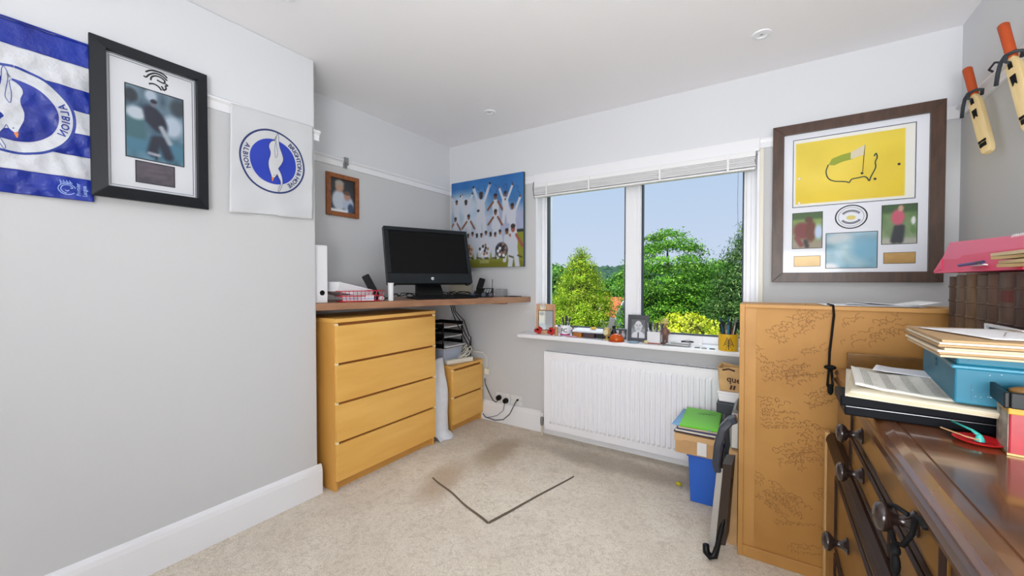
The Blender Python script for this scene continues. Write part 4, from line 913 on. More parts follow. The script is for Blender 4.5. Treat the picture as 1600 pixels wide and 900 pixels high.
cp = thing('golden_cup', 'small round golden cup ornament left of the orange dome', 'cup', (-.965, 2.735, Z))
GOLD = mat('brass_pale', (196, 176, 110), .35, metal=.4)
MB().lathe([(.018, 0), (.018, .006), (.006, .012), (.006, .02), (.02, .03), (.027, .05), (.026, .07), (.02, .085), (.016, .084)], (-.965, 2.735, Z), 'Z', 20).build('bowl', GOLD, cp, smooth='angle')
MB().lathe([(.018, 0), (.018, .002)], (-.965, 2.709, Z+.055), '-Y', 16).build('medallion', mat('medal_pale', (214, 206, 170), .5), cp)
tgx = thing('silver_plaque', 'tall thin silver plaque standing behind the golden cup', 'plaque', None, M=Matrix.Translation((-.975, 2.80, Z)) @ Matrix.Rotation(.2, 4, 'Y'))
B(-.02, .02, -.003, .003, 0, .155).build('blade', mat('dull_silver', (150, 154, 158), .4, metal=.3), tgx, bevel=.001, local=True); B(-.024, .024, -.01, .01, 0, .012).build('foot', BLACKM, tgx, local=True)
bt = thing('ink_bottle', 'small black bottle standing behind the orange dome', 'bottle', (-.935, 2.80, Z))
MB().lathe([(.018, 0), (.02, .004), (.02, .05), (.010, .064), (.010, .075)], (-.935, 2.80, Z), 'Z', 16).build('glass', mat('bottle_black', (26, 26, 32), .2), bt, smooth='angle'); MB().lathe([(.012, 0), (.012, .02)], (-.935, 2.80, Z+.075), 'Z', 14).build('stopper', BLACK, bt)
sp = thing('snapshot', 'small loose snapshot propped left of the portrait frame', 'photo', None, M=Matrix.Translation((-.875, 2.80, Z)) @ Matrix.Rotation(-.25, 4, 'X'))
B(-.03, .03, 0, .002, 0, .078).build('card', PAPER, sp, local=True); lp('photograph', sp, -.029, .029, .002, .076, -.0008, [('bg', (70, 80, 96), (50, 56, 66)), ('noise', 14, 5), ('ell', .55, .35, .25, .3, 0, (190, 190, 196), .5), ('ell', .5, .72, .14, .12, 0, (186, 150, 136), .5)], 12, 14)
od = thing('orange_paperweight', 'orange glass dome paperweight at the front edge of the sill', 'paperweight', (-.885, 2.705, Z))
MB().lathe([(.045, 0), (.05, .01), (.046, .028), (.032, .046), (.012, .054), (.001, .055)], (-.885, 2.705, Z), 'Z', 24).build('dome', mat('orange_glass', (214, 92, 20), .15, var=.4, vscale=40), od, smooth=True)
MB().lathe([(.054, 0), (.054, .006)], (-.885, 2.705, Z), 'Z', 24).build('base_ring', mat('orange_deep', (176, 60, 16), .3), od)
# black framed portrait
pf = thing('portrait_frame', 'black-framed black and white portrait of a smiling man in suit', 'photo frame', None, M=Matrix.Translation((-.757, 2.775, Z)) @ Matrix.Rotation(.10, 4, 'Z') @ Matrix.Rotation(-.12, 4, 'X'))
FBK = mat('portrait_black', (44, 46, 54), .4)
for x0, x1, z0, z1 in ((-.070, -.046, 0, .182), (.046, .070, 0, .182), (-.046, .046, 0, .024), (-.046, .046, .152, .182)): B(x0, x1, -.008, .006, z0, z1).build('frame_side', FBK, pf, bevel=.001, local=True)
lp('photograph', pf, -.048, .048, .022, .154, -.003, [('bg', (120, 124, 130), (150, 154, 160)), ('noise', 20, 8), ('rect', -.1, .55, 1.1, 1.1, (84, 88, 94), .2), ('ell', .5, .1, .46, .27, 0, (206, 208, 214), .2), ('rect', .455, 0, .545, .30, (54, 54, 60), .03), ('ell', .5, .62, .25, .29, 0, (206, 206, 210), .12), ('ell', .5, .50, .20, .17, 0, (194, 194, 198), .5), ('cap', .34, .70, .44, .71, .014, (120, 120, 126), .02), ('cap', .56, .71, .66, .70, .014, (120, 120, 126), .02), ('cap', .36, .65, .43, .65, .014, (88, 88, 94), .02), ('cap', .57, .65, .64, .65, .014, (88, 88, 94), .02), ('cap', .5, .64, .5, .57, .02, (182, 182, 188), .03), ('cap', .45, .55, .55, .55, .015, (150, 150, 156), .03), ('cap', .40, .475, .60, .475, .012, (110, 110, 116), .02), ('ell', .22, .64, .04, .07, 0, (170, 170, 176), .4), ('ell', .78, .64, .04, .07, 0, (170, 170, 176), .4)], 50, 66)
B(-.01, .01, .006, .08, 0, .1).build('strut', BLACKM, pf, local=True)
o = MB().lathe([(.03, 0), (.04, .006), (.038, .008), (.028, .003), (.001, .003)], (-.768, 2.70, Z), 'Z', 20).build('glass_dish', mat('blue_glass', (160, 190, 214), .15), smooth='angle'); tag(o, 'shallow pale blue glass dish in front of the portrait', 'dish')
o = MB().ball((-.685, 2.705, Z+.012), (.016, .012, .012)).build('shell', mat('shell_cream', (214, 196, 150), .5), smooth=True); tag(o, 'small cream shell between portrait and square white pot', 'shell')
sq = thing('square_pot', 'square white pot of pens right of the portrait', 'pot', (-.64, 2.755, Z))
for x0, x1, y0, y1 in ((-.681, -.676, 2.715, 2.797), (-.604, -.599, 2.715, 2.797), (-.676, -.604, 2.715, 2.72), (-.676, -.604, 2.792, 2.797)): B(x0, x1, y0, y1, Z, Z+.08).build('side', mat('pot_white', (220, 220, 224), .4), sq)
B(-.676, -.604, 2.72, 2.792, Z, Z+.006).build('bottom', mat('pot_base', (150, 70, 56), .5), sq); B(-.6815, -.5985, 2.7145, 2.7149, Z, Z+.008).build('red_band', mat('pot_base', (150, 70, 56), .5), sq)
for k, c_ in enumerate(((200, 204, 210), (60, 60, 66), (186, 190, 196), (170, 172, 178), (70, 72, 80), (206, 206, 208), (90, 92, 96))):
    pen('pen', ('silver pen leaning far left in the square white pot', 'black pen second from left in the square pot', 'silver pen in the middle of the square pot', 'grey pen behind in the square white pot', 'dark grey pen in the square white pot', 'white pen leaning right in the square pot', 'grey pencil at right of the square pot')[k], (-.668+.009*k, 2.742+.02*(k % 2), Z+.008), (-.685+.0165*k, 2.745+.025*(k % 2), Z+.135+.006*(k % 3)), c_, r=.0048)
figurine(-.575, 2.755, .165, ((104, 76, 66), (124, 92, 80), (170, 130, 100)), 'small brown figurine in a wide yellow-green hat', (186, 176, 96))
for k, (x, y, w_, d_, rz_, c_, lb) in enumerate(((-.50, 2.72, .16, .055, .05, (120, 118, 112), 'dark grey card wallet at the bottom of the sill card pile'), (-.49, 2.725, .14, .05, -.1, (196, 198, 202), 'pale card second in the sill card pile'), (-.475, 2.735, .12, .05, .15, (150, 150, 146), 'grey card third in the sill card pile'), (-.46, 2.74, .085, .054, -.2, (226, 228, 234), 'white card on top of the sill card pile'))):
    o = MB().box(-w_/2, w_/2, -d_/2, d_/2, 0, .006, Matrix.Translation((x, y, Z+.0065*k)) @ Matrix.Rotation(rz_, 4, 'Z')).build('card_wallet', mat('card_%d' % c_[0], c_, .4), bevel=.001); tag(o, lb, 'card', 'cards piled on the sill')
o = MB().box(-.11, .11, -.002, .002, 0, .06, Matrix.Translation((-.47, 2.80, Z)) @ Matrix.Rotation(-.35, 4, 'X')).build('envelope', PAPER); tag(o, 'white envelope leaning on the window frame behind the card pile', 'envelope')
wt = thing('wrist_watch', 'small dark wrist watch on the card pile', 'watch', (-.435, 2.73, Z+.027))
MB().lathe([(.014, 0), (.015, .004), (.012, .008)], (-.435, 2.73, Z+.027), 'Z', 16).build('case', GREYM, wt, smooth='angle'); MB().tube([(-.47, 2.722, Z+.030), (-.45, 2.726, Z+.032), (-.42, 2.734, Z+.032), (-.40, 2.74, Z+.029)], .005, 6).build('strap', BLACKM, wt)
for k, (x, y, c_, lb) in enumerate(((-.375, 2.71, (110, 110, 100), 'small grey metal key ring right of the card pile'), (-.335, 2.70, (150, 146, 134), 'small dull coin-like disc on the sill'), (-.29, 2.705, (70, 84, 70), 'small dark green token left of the yellow pot'))):
    t = MB().lathe([(.006 if k == 0 else .001, 0), (.016, 0), (.016, .004), (.006 if k == 0 else .001, .005)], (x, y, Z), 'Z', 16).build(('key_ring', 'coin', 'token')[k], mat('bit_%d' % c_[0], c_, .4, metal=.5)); tag(t, lb, ('ring', 'coin', 'token')[k])
ky = thing('key', 'flat silver key beside the key ring on the sill', 'key', (-.36, 2.735, Z)); B(-.385, -.345, 2.732, 2.738, Z, Z+.003).build('shank', SILVER, ky); MB().lathe([(.010, 0), (.010, .003)], (-.338, 2.735, Z), 'Z', 14).build('bow', SILVER, ky)
yp = thing('yellow_pot', 'yellow pen pot with dark tree emblem at the right of the sill', 'pot', (-.20, 2.72, Z))
YEL = mat('pot_yellow', (222, 176, 24), .4)
MB().lathe([(.052, 0), (.054, .004), (.054, .100), (.050, .100), (.048, .01), (.001, .008)], (-.205, 2.72, Z), 'Z', 28).build('pot_body', YEL, yp, smooth='angle')
def cyl(a, z): return Vector((-.205+.0546*math.sin(a), 2.72-.0546*math.cos(a), Z+z))
em = [[cyl(.12, .01), cyl(.12, .07)]]+[[cyl(.12, .03+.012*k), cyl(.12+.35-.06*k, .045+.012*k), cyl(.12+.5-.09*k, .03+.012*k)] for k in range(4)]+[[cyl(.12, .03+.012*k), cyl(.12-.35+.06*k, .045+.012*k), cyl(.12-.5+.09*k, .03+.012*k)] for k in range(4)]+[[cyl(-.2, .012), cyl(.45, .012)], [cyl(-.1, .025), cyl(.35, .025)]]
ribbons(em, .004, (0, -1, 0)).build('emblem', INKB, yp)
for k, c_ in enumerate(((24, 26, 30), (30, 90, 130), (40, 40, 44), (190, 186, 170), (60, 130, 160), (30, 32, 36), (170, 60, 30), (210, 210, 206), (28, 30, 40))):
    a = -1.2+k*.3; pen('pen', ('black pen leaning far left in the yellow pot', 'blue pen at left of the yellow pot', 'charcoal pen in the yellow pot', 'beige pen behind in the yellow pot', 'turquoise pen in the middle of the yellow pot', 'black marker right of the turquoise pen', 'orange-red pen standing tallest in the yellow pot', 'white pen at right of the yellow pot', 'navy pen leaning right in the yellow pot')[k], (-.205+.02*math.sin(a), 2.725+.01*math.cos(k*2), Z+.012), (-.205+.052*math.sin(a), 2.73+.03*math.cos(k*2), Z+.155+.02*((k*5) % 3)), c_, r=.0052)

# ------------------------------------------------------------------ hardboard-backed cabinet with handwriting
cb = thing('backed_cabinet', 'tall cabinet turned around, hardboard back covered in faint handwriting', 'cabinet', (.27, 2.13, 0))
bx0, bx1, by0, by1, bz1 = -.108, .66, 2.012, 2.225, 1.112
B(bx0, bx0+.020, by0, by1, 0, bz1).build('side_panel', HARDE, cb, bevel=.002); B(bx1-.02, bx1, by0, by1, 0, bz1).build('side_panel', HARDE, cb, bevel=.002)
B(bx0+.02, bx1-.02, by0, by1, bz1-.016, bz1).build('top', HARDE, cb, bevel=.002); B(bx0+.02, bx1-.02, by0, by1, .0, .05).build('bottom_rail', HARDE, cb, bevel=.002)
bk = B(bx0+.02, bx1-.02, by0+.012, by0+.018, .05, bz1-.016).build('back_panel', HARDB, cb)
B(bx0+.02, bx0+.062, by0+.0095, by0+.012, .05, bz1-.016).build('edge_strip', HARDE, cb)
B(bx0+.02, bx1-.02, by1-.02, by1-.012, .05, bz1-.016).build('front_panel', HARDE, cb)
st = []
def wr(x, z, rows, ln, h, ang): 
    a = math.radians(ang); st.extend(scribble((x, by0+.0115, z), (math.cos(a), 0, math.sin(a)), (math.sin(a), 0, -math.cos(a)), rows, ln, h))
for args in ((-.02, 1.00, 5, .09, .009, 40), (.055, 1.06, 6, .075, .009, 40), (.09, .93, 2, .10, .010, 25), (.10, 1.07, 3, .09, .009, 20), (-.05, .86, 6, .20, .0085, 12), (-.04, .72, 6, .13, .008, 5), (.10, .74, 5, .13, .009, 32), (-.05, .62, 4, .16, .008, 8), (.0, .50, 5, .20, .009, 25), (.14, .56, 7, .07, .009, -40), (.02, .38, 8, .15, .009, -35), (-.04, .40, 5, .06, .009, -38), (.15, .36, 6, .09, .009, 30), (.16, .22, 5, .10, .009, 25), (.02, .20, 2, .12, .009, 15), (.225, .98, 2, .15, .012, 30), (.22, 1.06, 2, .10, .010, 30), (.33, 1.07, 3, .07, .010, 25), (.30, 1.00, 2, .12, .010, 25), (.22, .58, 5, .05, .010, 20), (.03, .83, 5, .12, .009, 35), (.12, .66, 5, .11, .009, -20), (-.02, .30, 4, .12, .009, 20), (.06, .12, 3, .14, .009, 10), (-.05, .95, 4, .07, .010, -30), (.17, .46, 5, .08, .010, 38)): wr(*args)
ribbons(st, .0022, (0, -1, 0)).build('handwriting', mat('faded_ink', (142, 98, 48), .7), cb, kind='stuff')
cbl = thing('hanging_cord', 'black cord looped over the top of the hardboard cabinet', 'cord', (.21, 2.0, .8))
MB().tube([(.20, 2.05, bz1+.006), (.212, 2.006, bz1+.004), (.214, 1.998, 1.08), (.208, 1.997, 1.0), (.202, 1.997, .93), (.201, 1.997, .87), (.197, 1.997, .80), (.204, 1.996, .775), (.213, 1.997, .80), (.208, 1.997, .87)], .0042, 8).build('cord', BLACKM, cbl, smooth=True)
MB().ball((.204, 1.993, .872), (.020, .010, .010)).build('knot', BLACKM, cbl, smooth=True); MB().ball((.206, 1.993, .785), (.010, .006, .022)).build('toggle', BLACKM, cbl, smooth=True)
for k, (x, y, rz_, w_, d_, c_, lb) in enumerate(((.33, 2.12, .1, .30, .16, PAPER, 'large white sheet lying on the cabinet top, bottom of pile'), (.37, 2.11, -.15, .21, .15, mat('grey_paper', (196, 198, 202), .7), 'grey sheet in the middle of the cabinet-top paper pile'), (.42, 2.13, .25, .20, .14, PAPER, 'curled white sheet on top of the cabinet-top paper pile'))):
    def f(a, b_, k=k, w_=w_, d_=d_, x=x, y=y, rz_=rz_):
        p = Matrix.Rotation(rz_, 4, 'Z') @ Vector(((a-.5)*w_, (b_-.5)*d_, 0)); return (p.x+x, p.y+y, bz1+.003+.004*k+.010*max(0, a-.6)*k+.004*math.sin(a*5+k)*k*.5)
    o = MB().grid(f, 10, 4).build('paper_sheet', c_, smooth=True, solid=.001); tag(o, lb, 'paper', 'papers on the cabinet top')
# pale batten beside the dresser
o = B(.188, .203, 1.952, 1.990, 0, .625).build('wooden_batten', wood('pale_pine', (214, 172, 116), (200, 156, 98), (8, 8, 1), .6), bevel=.001); tag(o, 'pale wooden batten standing between the cabinet and the dresser', 'batten')

# ------------------------------------------------------------------ things stacked left of the cabinet
fx = thing('folded_stand', 'dark folded stand with silver edge, curved black arm and bent foot', 'stand', (-.17, 1.95, 0))
SLV = mat('satin_silver', (176, 172, 168), .4, metal=.3); DBR = mat('dark_brown_panel', (62, 50, 42), .5)
MB().prism([(-.215, 1.925, .045), (-.188, 1.925, .045), (-.160, 1.925, .40), (-.184, 1.925, .40)], (0, .014, 0)).build('silver_edge', SLV, fx, bevel=.002)
MB().prism([(-.190, 1.932, .06), (-.150, 1.945, .06), (-.128, 1.945, .42), (-.163, 1.932, .42)], (.006, .12, 0)).build('panel', DBR, fx)
arm = [(-.178, 1.93, .385), (-.186, 1.93, .42), (-.180, 1.93, .50), (-.162, 1.935, .575), (-.135, 1.94, .612), (-.112, 1.95, .622)]
mb = MB(); W_ = [(-.016, -.022), (.016, -.022), (.016, .03), (-.016, .03)]
rings = []
for i, p in enumerate(arm):
    t = (Vector(arm[min(i+1, 5)])-Vector(arm[max(i-1, 0)])).normalized(); nn = Vector((t.z, 0, -t.x)); rings.append([mb.bm.verts.new(Vector(p)+nn*a*(1.0 if i else .8)+Vector((0, b_, 0))) for a, b_ in W_])
for r0, r1 in zip(rings, rings[1:]):
    for k in range(4): mb.bm.faces.new([r0[k], r0[(k+1) % 4], r1[(k+1) % 4], r1[k]])
mb.bm.faces.new(rings[0][::-1]); mb.bm.faces.new(rings[-1]); mb.build('curved_arm', mat('arm_black', (46, 50, 60), .35), fx, bevel=.006)
MB().tube([(-.222, 1.905, .062), (-.220, 1.905, .03), (-.205, 1.905, .016), (-.188, 1.91, .020), (-.178, 1.92, .06), (-.150, 1.96, .22), (-.135, 1.99, .34)], [.013, .015, .015, .014, .011, .009, .008], 10).build('bent_foot', BLACK, fx, smooth=True)
o = MB().box(-.018, .018, -.13, .13, 0, .43, Matrix.Translation((-.131, 2.20, 0))).build('cardboard_sheet', CARDB, bevel=.001); tag(o, 'upright flattened cardboard packet behind the folded stand', 'cardboard')
rb = thing('ring_binder', 'grey ring binder standing on the cardboard packet beside cabinet', 'binder', (-.125, 2.2, .44))
MB().prism([(-.145, 2.10, .435), (-.112, 2.10, .435), (-.112, 2.10, .60), (-.125, 2.10, .625), (-.14, 2.10, .60), (-.150, 2.10, .52)], (0, .2, 0)).build('cover', mat('binder_grey', (118, 122, 120), .5), rb, bevel=.002)
B(-.140, -.116, 2.097, 2.10, .44, .60).build('pages', mat('page_grey', (196, 196, 192), .7), rb)
# stack behind: dark box, white tub, kraft bag
o = B(-.195, -.03, 2.42, 2.66, 0, .50).build('storage_crate', mat('charcoal_box', (52, 58, 66), .5), bevel=.006); tag(o, 'tall charcoal box between radiator and cabinet, under the paper bag', 'box')
o = B(-.235, -.04, 2.40, 2.64, .501, .558).build('plastic_slab', mat('slate_plastic', (44, 52, 62), .4), bevel=.006); tag(o, 'dark slate slab under the white tub', 'box')
tu = thing('white_tub', 'white plastic tub under the brown paper bag', 'tub', (-.14, 2.5, .559)); MB().prism([(-.225, 2.42, .559), (-.05, 2.42, .559), (-.045, 2.42, .605), (-.23, 2.42, .605)], (0, .2, 0)).build('tub_body', WHITE, tu, bevel=.006); B(-.234, -.04, 2.413, 2.627, .605, .615).build('rim', WHITE, tu, bevel=.003)
kg = thing('paper_bag', 'crumpled brown kraft paper bag with dark printed letters by radiator', 'bag', (-.15, 2.5, .615))
def kraft(a, b_):
    an = a*2*PI; r = 1+.10*math.sin(5*an+b_*4)*b_; return (-.145+.078*r*max(-1, min(1, 1.4*math.cos(an)))*(1+.08*b_), 2.51+.075*r*max(-1, min(1, 1.4*math.sin(an))), .616+.125*b_+.008*math.sin(3*an)*b_)
MB().grid(kraft, 40, 10).build('bag_body', mat('kraft_paper', (208, 170, 116), .75, var=.15, vscale=16), kg, smooth=True, solid=.001)
text_flat('bag_letters', 'que', .046, (-.155, 2.428, .668), (1, 0, -.1), (0, 0, 1), mat('ink_dark_brown', (70, 40, 24), .7), kg)
ribbons([[(-.21, 2.428, .73), (-.18, 2.428, .738), (-.15, 2.428, .73)], [(-.17, 2.4285, .628), (-.165, 2.4285, .652)], [(-.155, 2.4285, .628), (-.15, 2.4285, .652)]], .010, (0, -1, 0)).build('bag_marks', mat('ink_dark_brown', (70, 40, 24), .7), kg)
# blue crate, carton, folders
bc = thing('blue_crate', 'bright blue plastic storage box on the carpet under the carton', 'box', (-.29, 2.47, 0))
BLU = mat('bright_blue', (36, 96, 196), .4)
MB().prism([(-.355, 2.36, .0), (-.225, 2.36, .0), (-.215, 2.36, .262), (-.368, 2.36, .262)], (0, .24, 0)).build('box_body', BLU, bc, bevel=.006)
B(-.374, -.209, 2.352, 2.606, .250, .264).build('rim', BLU, bc, bevel=.003)
ct = thing('carton', 'small brown lidded carton with white tape on the blue box', 'box', (-.33, 2.47, .265))
B(-.430, -.236, 2.335, 2.61, .266, .366).build('carton_body', CARDB, ct, bevel=.002)
MB().prism([(-.434, 2.331, .334), (-.40, 2.331, .334), (-.385, 2.331, .342), (-.232, 2.331, .342), (-.232, 2.331, .372), (-.434, 2.331, .372)], (0, .283, 0)).build('lid', mat('cardboard_lid', (206, 168, 120), .8), ct)
B(-.318, -.272, 2.3285, 2.3305, .275, .345).build('tape', mat('white_tape', (222, 222, 222), .4), ct)
cols_ = [((60, 44, 52), 'plum folder at the bottom of the pile on the carton'), ((226, 220, 206), 'cream folder second up on the carton'), ((64, 66, 108), 'indigo folder third up on the carton'), ((196, 186, 160), 'buff folder just under the green folder')]
for k, (c_, lb) in enumerate(cols_):
    o = MB().box(-.1, .1, -.135, .135, 0, .008, Matrix.Translation((-.335+.005*k, 2.475, .374+.0095*k)) @ Matrix.Rotation(-.03+.02*k, 4, 'Z')).build('folder', mat('folder_%d' % c_[0], c_, .6)); tag(o, lb, 'folder', 'folders on the carton')
o = MB().box(-.10, .10, -.14, .14, 0, .006, Matrix.Translation((-.345, 2.49, .413)) @ Matrix.Rotation(.03, 4, 'X') @ Matrix.Rotation(-.05, 4, 'Z')).build('folder', mat('folder_sky', (120, 170, 214), .5)); tag(o, 'pale blue folder showing left of the green folder', 'folder')
gf = thing('green_folder', 'bright green glossy folder on top of the carton pile', 'folder', None, M=Matrix.Translation((-.318, 2.49, .420)) @ Matrix.Rotation(.06, 4, 'X') @ Matrix.Rotation(.02, 4, 'Z'))
B(-.095, .095, -.145, .145, 0, .009).build('cover', mat('lime_green', (104, 206, 24), .3), gf, bevel=.001, local=True)
vs, fs = text_mesh('FILES', .018)
ribbons([[(-.02+.05*k/3, .07-.01*(k % 2), .0095), (.02+.05*k/3, .085-.01*(k % 2), .0095)] for k in range(4)]+[[(-.03, .06, .0095), (.01, .055, .0095)], [(.03, .10, .0095), (.075, .10, .0095)]], .004, (0, 0, 1)).build('marking', mat('ink_green_dark', (40, 110, 20), .5), gf, local=True)
o = MB().ball((-.44, 2.50, .012), (.018, .014, .012), 10).build('tennis_scrap', mat('scrap_yellow', (190, 176, 40), .7), smooth=True); tag(o, 'tiny yellow scrap on the carpet left of the blue box', 'scrap')

# ------------------------------------------------------------------ dark oak dresser along the right wall
dr = thing('oak_dresser', 'dark polished oak sideboard with turned knobs along the right wall', 'sideboard', (.48, .96, 0))
dy0, dy1 = .02, 1.93
B(.236, .752, dy0+.01, dy1-.01, .06, .852).build('carcass', DARKW, dr); B(.206, .752, dy0+.012, dy1-.012, .06, .632).build('lower_carcass', DARKW, dr)
prof = [(.752, .853), (.222, .853), (.214, .858), (.213, .866), (.220, .874), (.236, .880), (.253, .880), (.2545, .877), (.258, .877), (.2595, .880), (.752, .880)]
MB().prism([(x, dy0-.02, z) for x, z in prof], (0, dy1-dy0+.04, 0)).build('top', OAKTOP, dr)
cov = [(.24, .853), (.221, .853), (.214, .846), (.206, .843), (.206, .836), (.24, .836)]
MB().prism([(x, dy0, z) for x, z in cov], (0, dy1-dy0, 0)).build('cornice', DARKW, dr)
wst = [(.24, .634), (.206, .634), (.196, .626), (.190, .616), (.187, .604), (.192, .597), (.198, .592), (.24, .592)]
MB().prism([(x, dy0, z) for x, z in wst], (0, dy1-dy0, 0)).build('waist_moulding', EBON, dr)
for ya, yb in ((dy0, .075), (.755, .815), (1.60, dy1)):
    B(.222, .24, ya, yb, .634, .84).build('stile', DARKW, dr, bevel=.002)
for ya, yb in ((dy0, .075), (1.66, dy1)): B(.192, .21, ya, yb, .06, .592).build('stile', DARKW, dr, bevel=.002)
for x, y in ((.24, .06), (.24, 1.88), (.71, .06), (.71, 1.88)): MB().lathe([(.028, 0), (.034, .02), (.026, .05), (.03, .06)], (x, y, 0), 'Z', 14).build('foot', EBON, dr, smooth='angle')
B(.245, .75, 1.9165, 1.9295, .8805, .945).build('gallery_rail', OAKPAN, dr, bevel=.003)
def halfbar(a, b_, r, n=Vector((-1, 0, 0))):
    return MB().tube([a, b_], r, 10)
def drawer(ya, yb, za, zb, xf, knobs):
    d = B(xf, xf+.018, ya, yb, za, zb).build('drawer', OAKPAN, dr, bevel=.002); r = .0065
    for p, q_ in (((xf, ya+r, za+r), (xf, yb-r, za+r)), ((xf, ya+r, zb-r), (xf, yb-r, zb-r)), ((xf, ya+r, za+r), (xf, ya+r, zb-r)), ((xf, yb-r, za+r), (xf, yb-r, zb-r))):
        halfbar(p, q_, r).build('moulding', EBON, d, smooth='angle')
    for ky_, kz in knobs:
        MB().lathe([(.021, 0), (.022, .004), (.017, .008), (.011, .013), (.009, .024), (.011, .030), (.019, .035), (.0245, .041), (.0255, .047), (.022, .053), (.013, .057), (.001, .0585)], (xf, ky_, kz), '-X', 20).build('knob', mat('knob_dark', (40, 28, 25), .25, coat=.3), d, smooth='angle')
    return d
drawer(.82, 1.59, .740, .836, .219, [(1.437, .786), (.957, .790)]); drawer(.08, .75, .740, .836, .219, [(.62, .79), (.2, .79)])
drawer(1.10, 1.59, .637, .735, .216, [(1.40, .690)]); drawer(.60, 1.085, .637, .735, .216, [(.84, .69)]); drawer(.08, .585, .637, .735, .216, [(.33, .69)])
drawer(.08, 1.65, .34, .586, .190, [(1.42, .478), (.30, .478)]); drawer(.08, 1.65, .085, .332, .190, [(1.42, .21), (.30, .21)])
rbn = thing('black_ribbon', 'black cord looped on the nearest visible dresser knob', 'cord', (.2, .95, .75))
MB().tube([(.202, .93, .815), (.190, .945, .818), (.186, .962, .812), (.184, .968, .79), (.186, .962, .766), (.19, .948, .752), (.196, .930, .760), (.204, .915, .790), (.207, .905, .826), (.205, .88, .835), (.204, .85, .835)], .0042, 8).build('loop', BLACKM, rbn, smooth=True)
MB().ball((.188, .938, .745), (.008, .012, .010)).build('knot', BLACKM, rbn, smooth=True); MB().ball((.188, .932, .722), (.007, .009, .020)).build('tassel', BLACKM, rbn, smooth=True)

# on the dresser
ZT = .8805
bt_ = thing('black_case', 'flat black two-part case on the dresser under the sheet music', 'case', (.30, 1.45, ZT))
B(.160, .492, 1.275, 1.36, ZT, ZT+.022).build('lower_half', mat('case_black', (11, 13, 19), .5, spec=.1), bt_, bevel=.003); B(.150, .496, 1.262, 1.37, ZT+.025, ZT+.050).build('upper_half', mat('case_black', (11, 13, 19), .5, spec=.1), bt_, bevel=.004)
MB().box(.162, .49, 1.272, 1.36, ZT+.022, ZT+.025).build('seam', GREYM, bt_)
zp = ZT+.0505
def sheet(name, m_, cx, cy, w_, d_, rz_, z, th, lab, cat, curl=0, lines=None):
    t = thing(name, lab, cat, (cx, cy, z), rz_)
    def f(a, b_): return ((a-.5)*w_, (b_-.5)*d_, th/2+.003*math.sin(a*6+b_*3)*curl+curl*.012*max(0, .25-a)/.25)
    MB().grid(f, 12, 10).build('sheet', m_, t, smooth=True, local=True, solid=th)
    if lines:
        R_ = [[(x, y, th+.001+.003*math.sin((x/w_+.5)*6+(y/d_+.5)*3)*curl+curl*.012*max(0, .25-(x/w_+.5))/.25) for x, y in l] for l in lines]
        ribbons(R_, .0006, (0, 0, 1)).build('notation', INKB, t, local=True, kind='stuff')
    return t
for k in range(3):
    sheet('folded_newspaper', mat('newsprint', (222, 212, 190), .8, var=.1, vscale=9) if k != 1 else CREAM, .345+.004*k, 1.415-.004*k, .33-.008*k, .375, -.13-.02*k, zp+.0046*k, .004, ('lowest cream leaf of the folded sheets on the black case', 'tan leaf between the folded sheets on the black case', 'uppermost wide cream leaf lying under the blue box')[k], 'paper', .15)
def stave(w_, d_):
    L_ = []
    for s_ in range(4):
        x0 = -w_/2+.02+s_*(w_-.04)/4
        for k in range(5): L_.append([(x0+.0035*k, -d_/2+.02), (x0+.0035*k, -d_/2+d_*.5), (x0+.0035*k, d_/2-.02)])
        for k in range(11):
            y = -d_/2+.03+k*(d_-.06)/11+random.uniform(-.004, .004); q = x0+random.uniform(-.002, .016); L_ += [[(q, y), (q+.012, y)], [(q, y-.002), (q+.002, y+.003)], [(q+.012, y), (q+.011, y+.005)]]
    return L_
sheet('sheet_music', mat('music_white', (226, 224, 216), .7), .297, 1.415, .205, .27, -.10, zp+.0145, .0025, 'handwritten sheet music with curled edge left of the blue box', 'sheet music', .8, stave(.205, .27))
sheet('ruled_sheet', mat('ruled_pale', (222, 224, 232), .7), .335, 1.575, .14, .10, -.25, zp+.020, .001, 'small pale ruled sheet behind the sheet music', 'paper', .2, [[(-.06, -.04+.008*k), (.06, -.04+.008*k)] for k in range(10)])
# blue deed box
zb = zp+.0185
db = thing('deed_box', 'worn blue metal cash box on the papers, under manila folders', 'box', (.339, 1.242, zb), -.108)
BLU2 = mat('teal_enamel', (34, 124, 150), .45, var=.35, vscale=7, col2=(24, 104, 132), spec=.35)
B(0, .114, 0, .40, 0, .076).build('base', BLU2, db, bevel=.003, local=True)
B(.002, .112, .002, .398, .082, .112).build('lid', BLU2, db, bevel=.004, local=True)
B(-.006, .120, -.006, .406, .075, .083).build('rim', mat('teal_rim', (60, 142, 172), .3), db, bevel=.003, local=True)
MB().lathe([(.010, 0), (.010, .003)], (0, .20, .058), '-X', 16).build('lock', mat('teal_dark', (30, 78, 100), .4), db, local=True)
ch_ = MB()
for k in range(20):
    x = .012+random.random()*.10; z = random.choice((.066, .068, .03, .05, .02))+random.uniform(-.004, .004); s_ = random.uniform(.0006, .0013); ch_.box(x, x+s_*random.uniform(1, 3), -.0006, .0002, z, z+s_)
ch_.build('chipped_paint', mat('chip_pale', (196, 214, 220), .5), db, local=True, kind='stuff')
ribbons([[(.025, -.0008, .01), (.024, -.0008, .045)], [(.018, -.0008, .092), (.022, -.0008, .097), (.021, -.0008, .104)]], .001, (0, -1, 0)).build('scratch', mat('teal_dark', (30, 78, 100), .4), db, local=True)
zf = zb+.1125
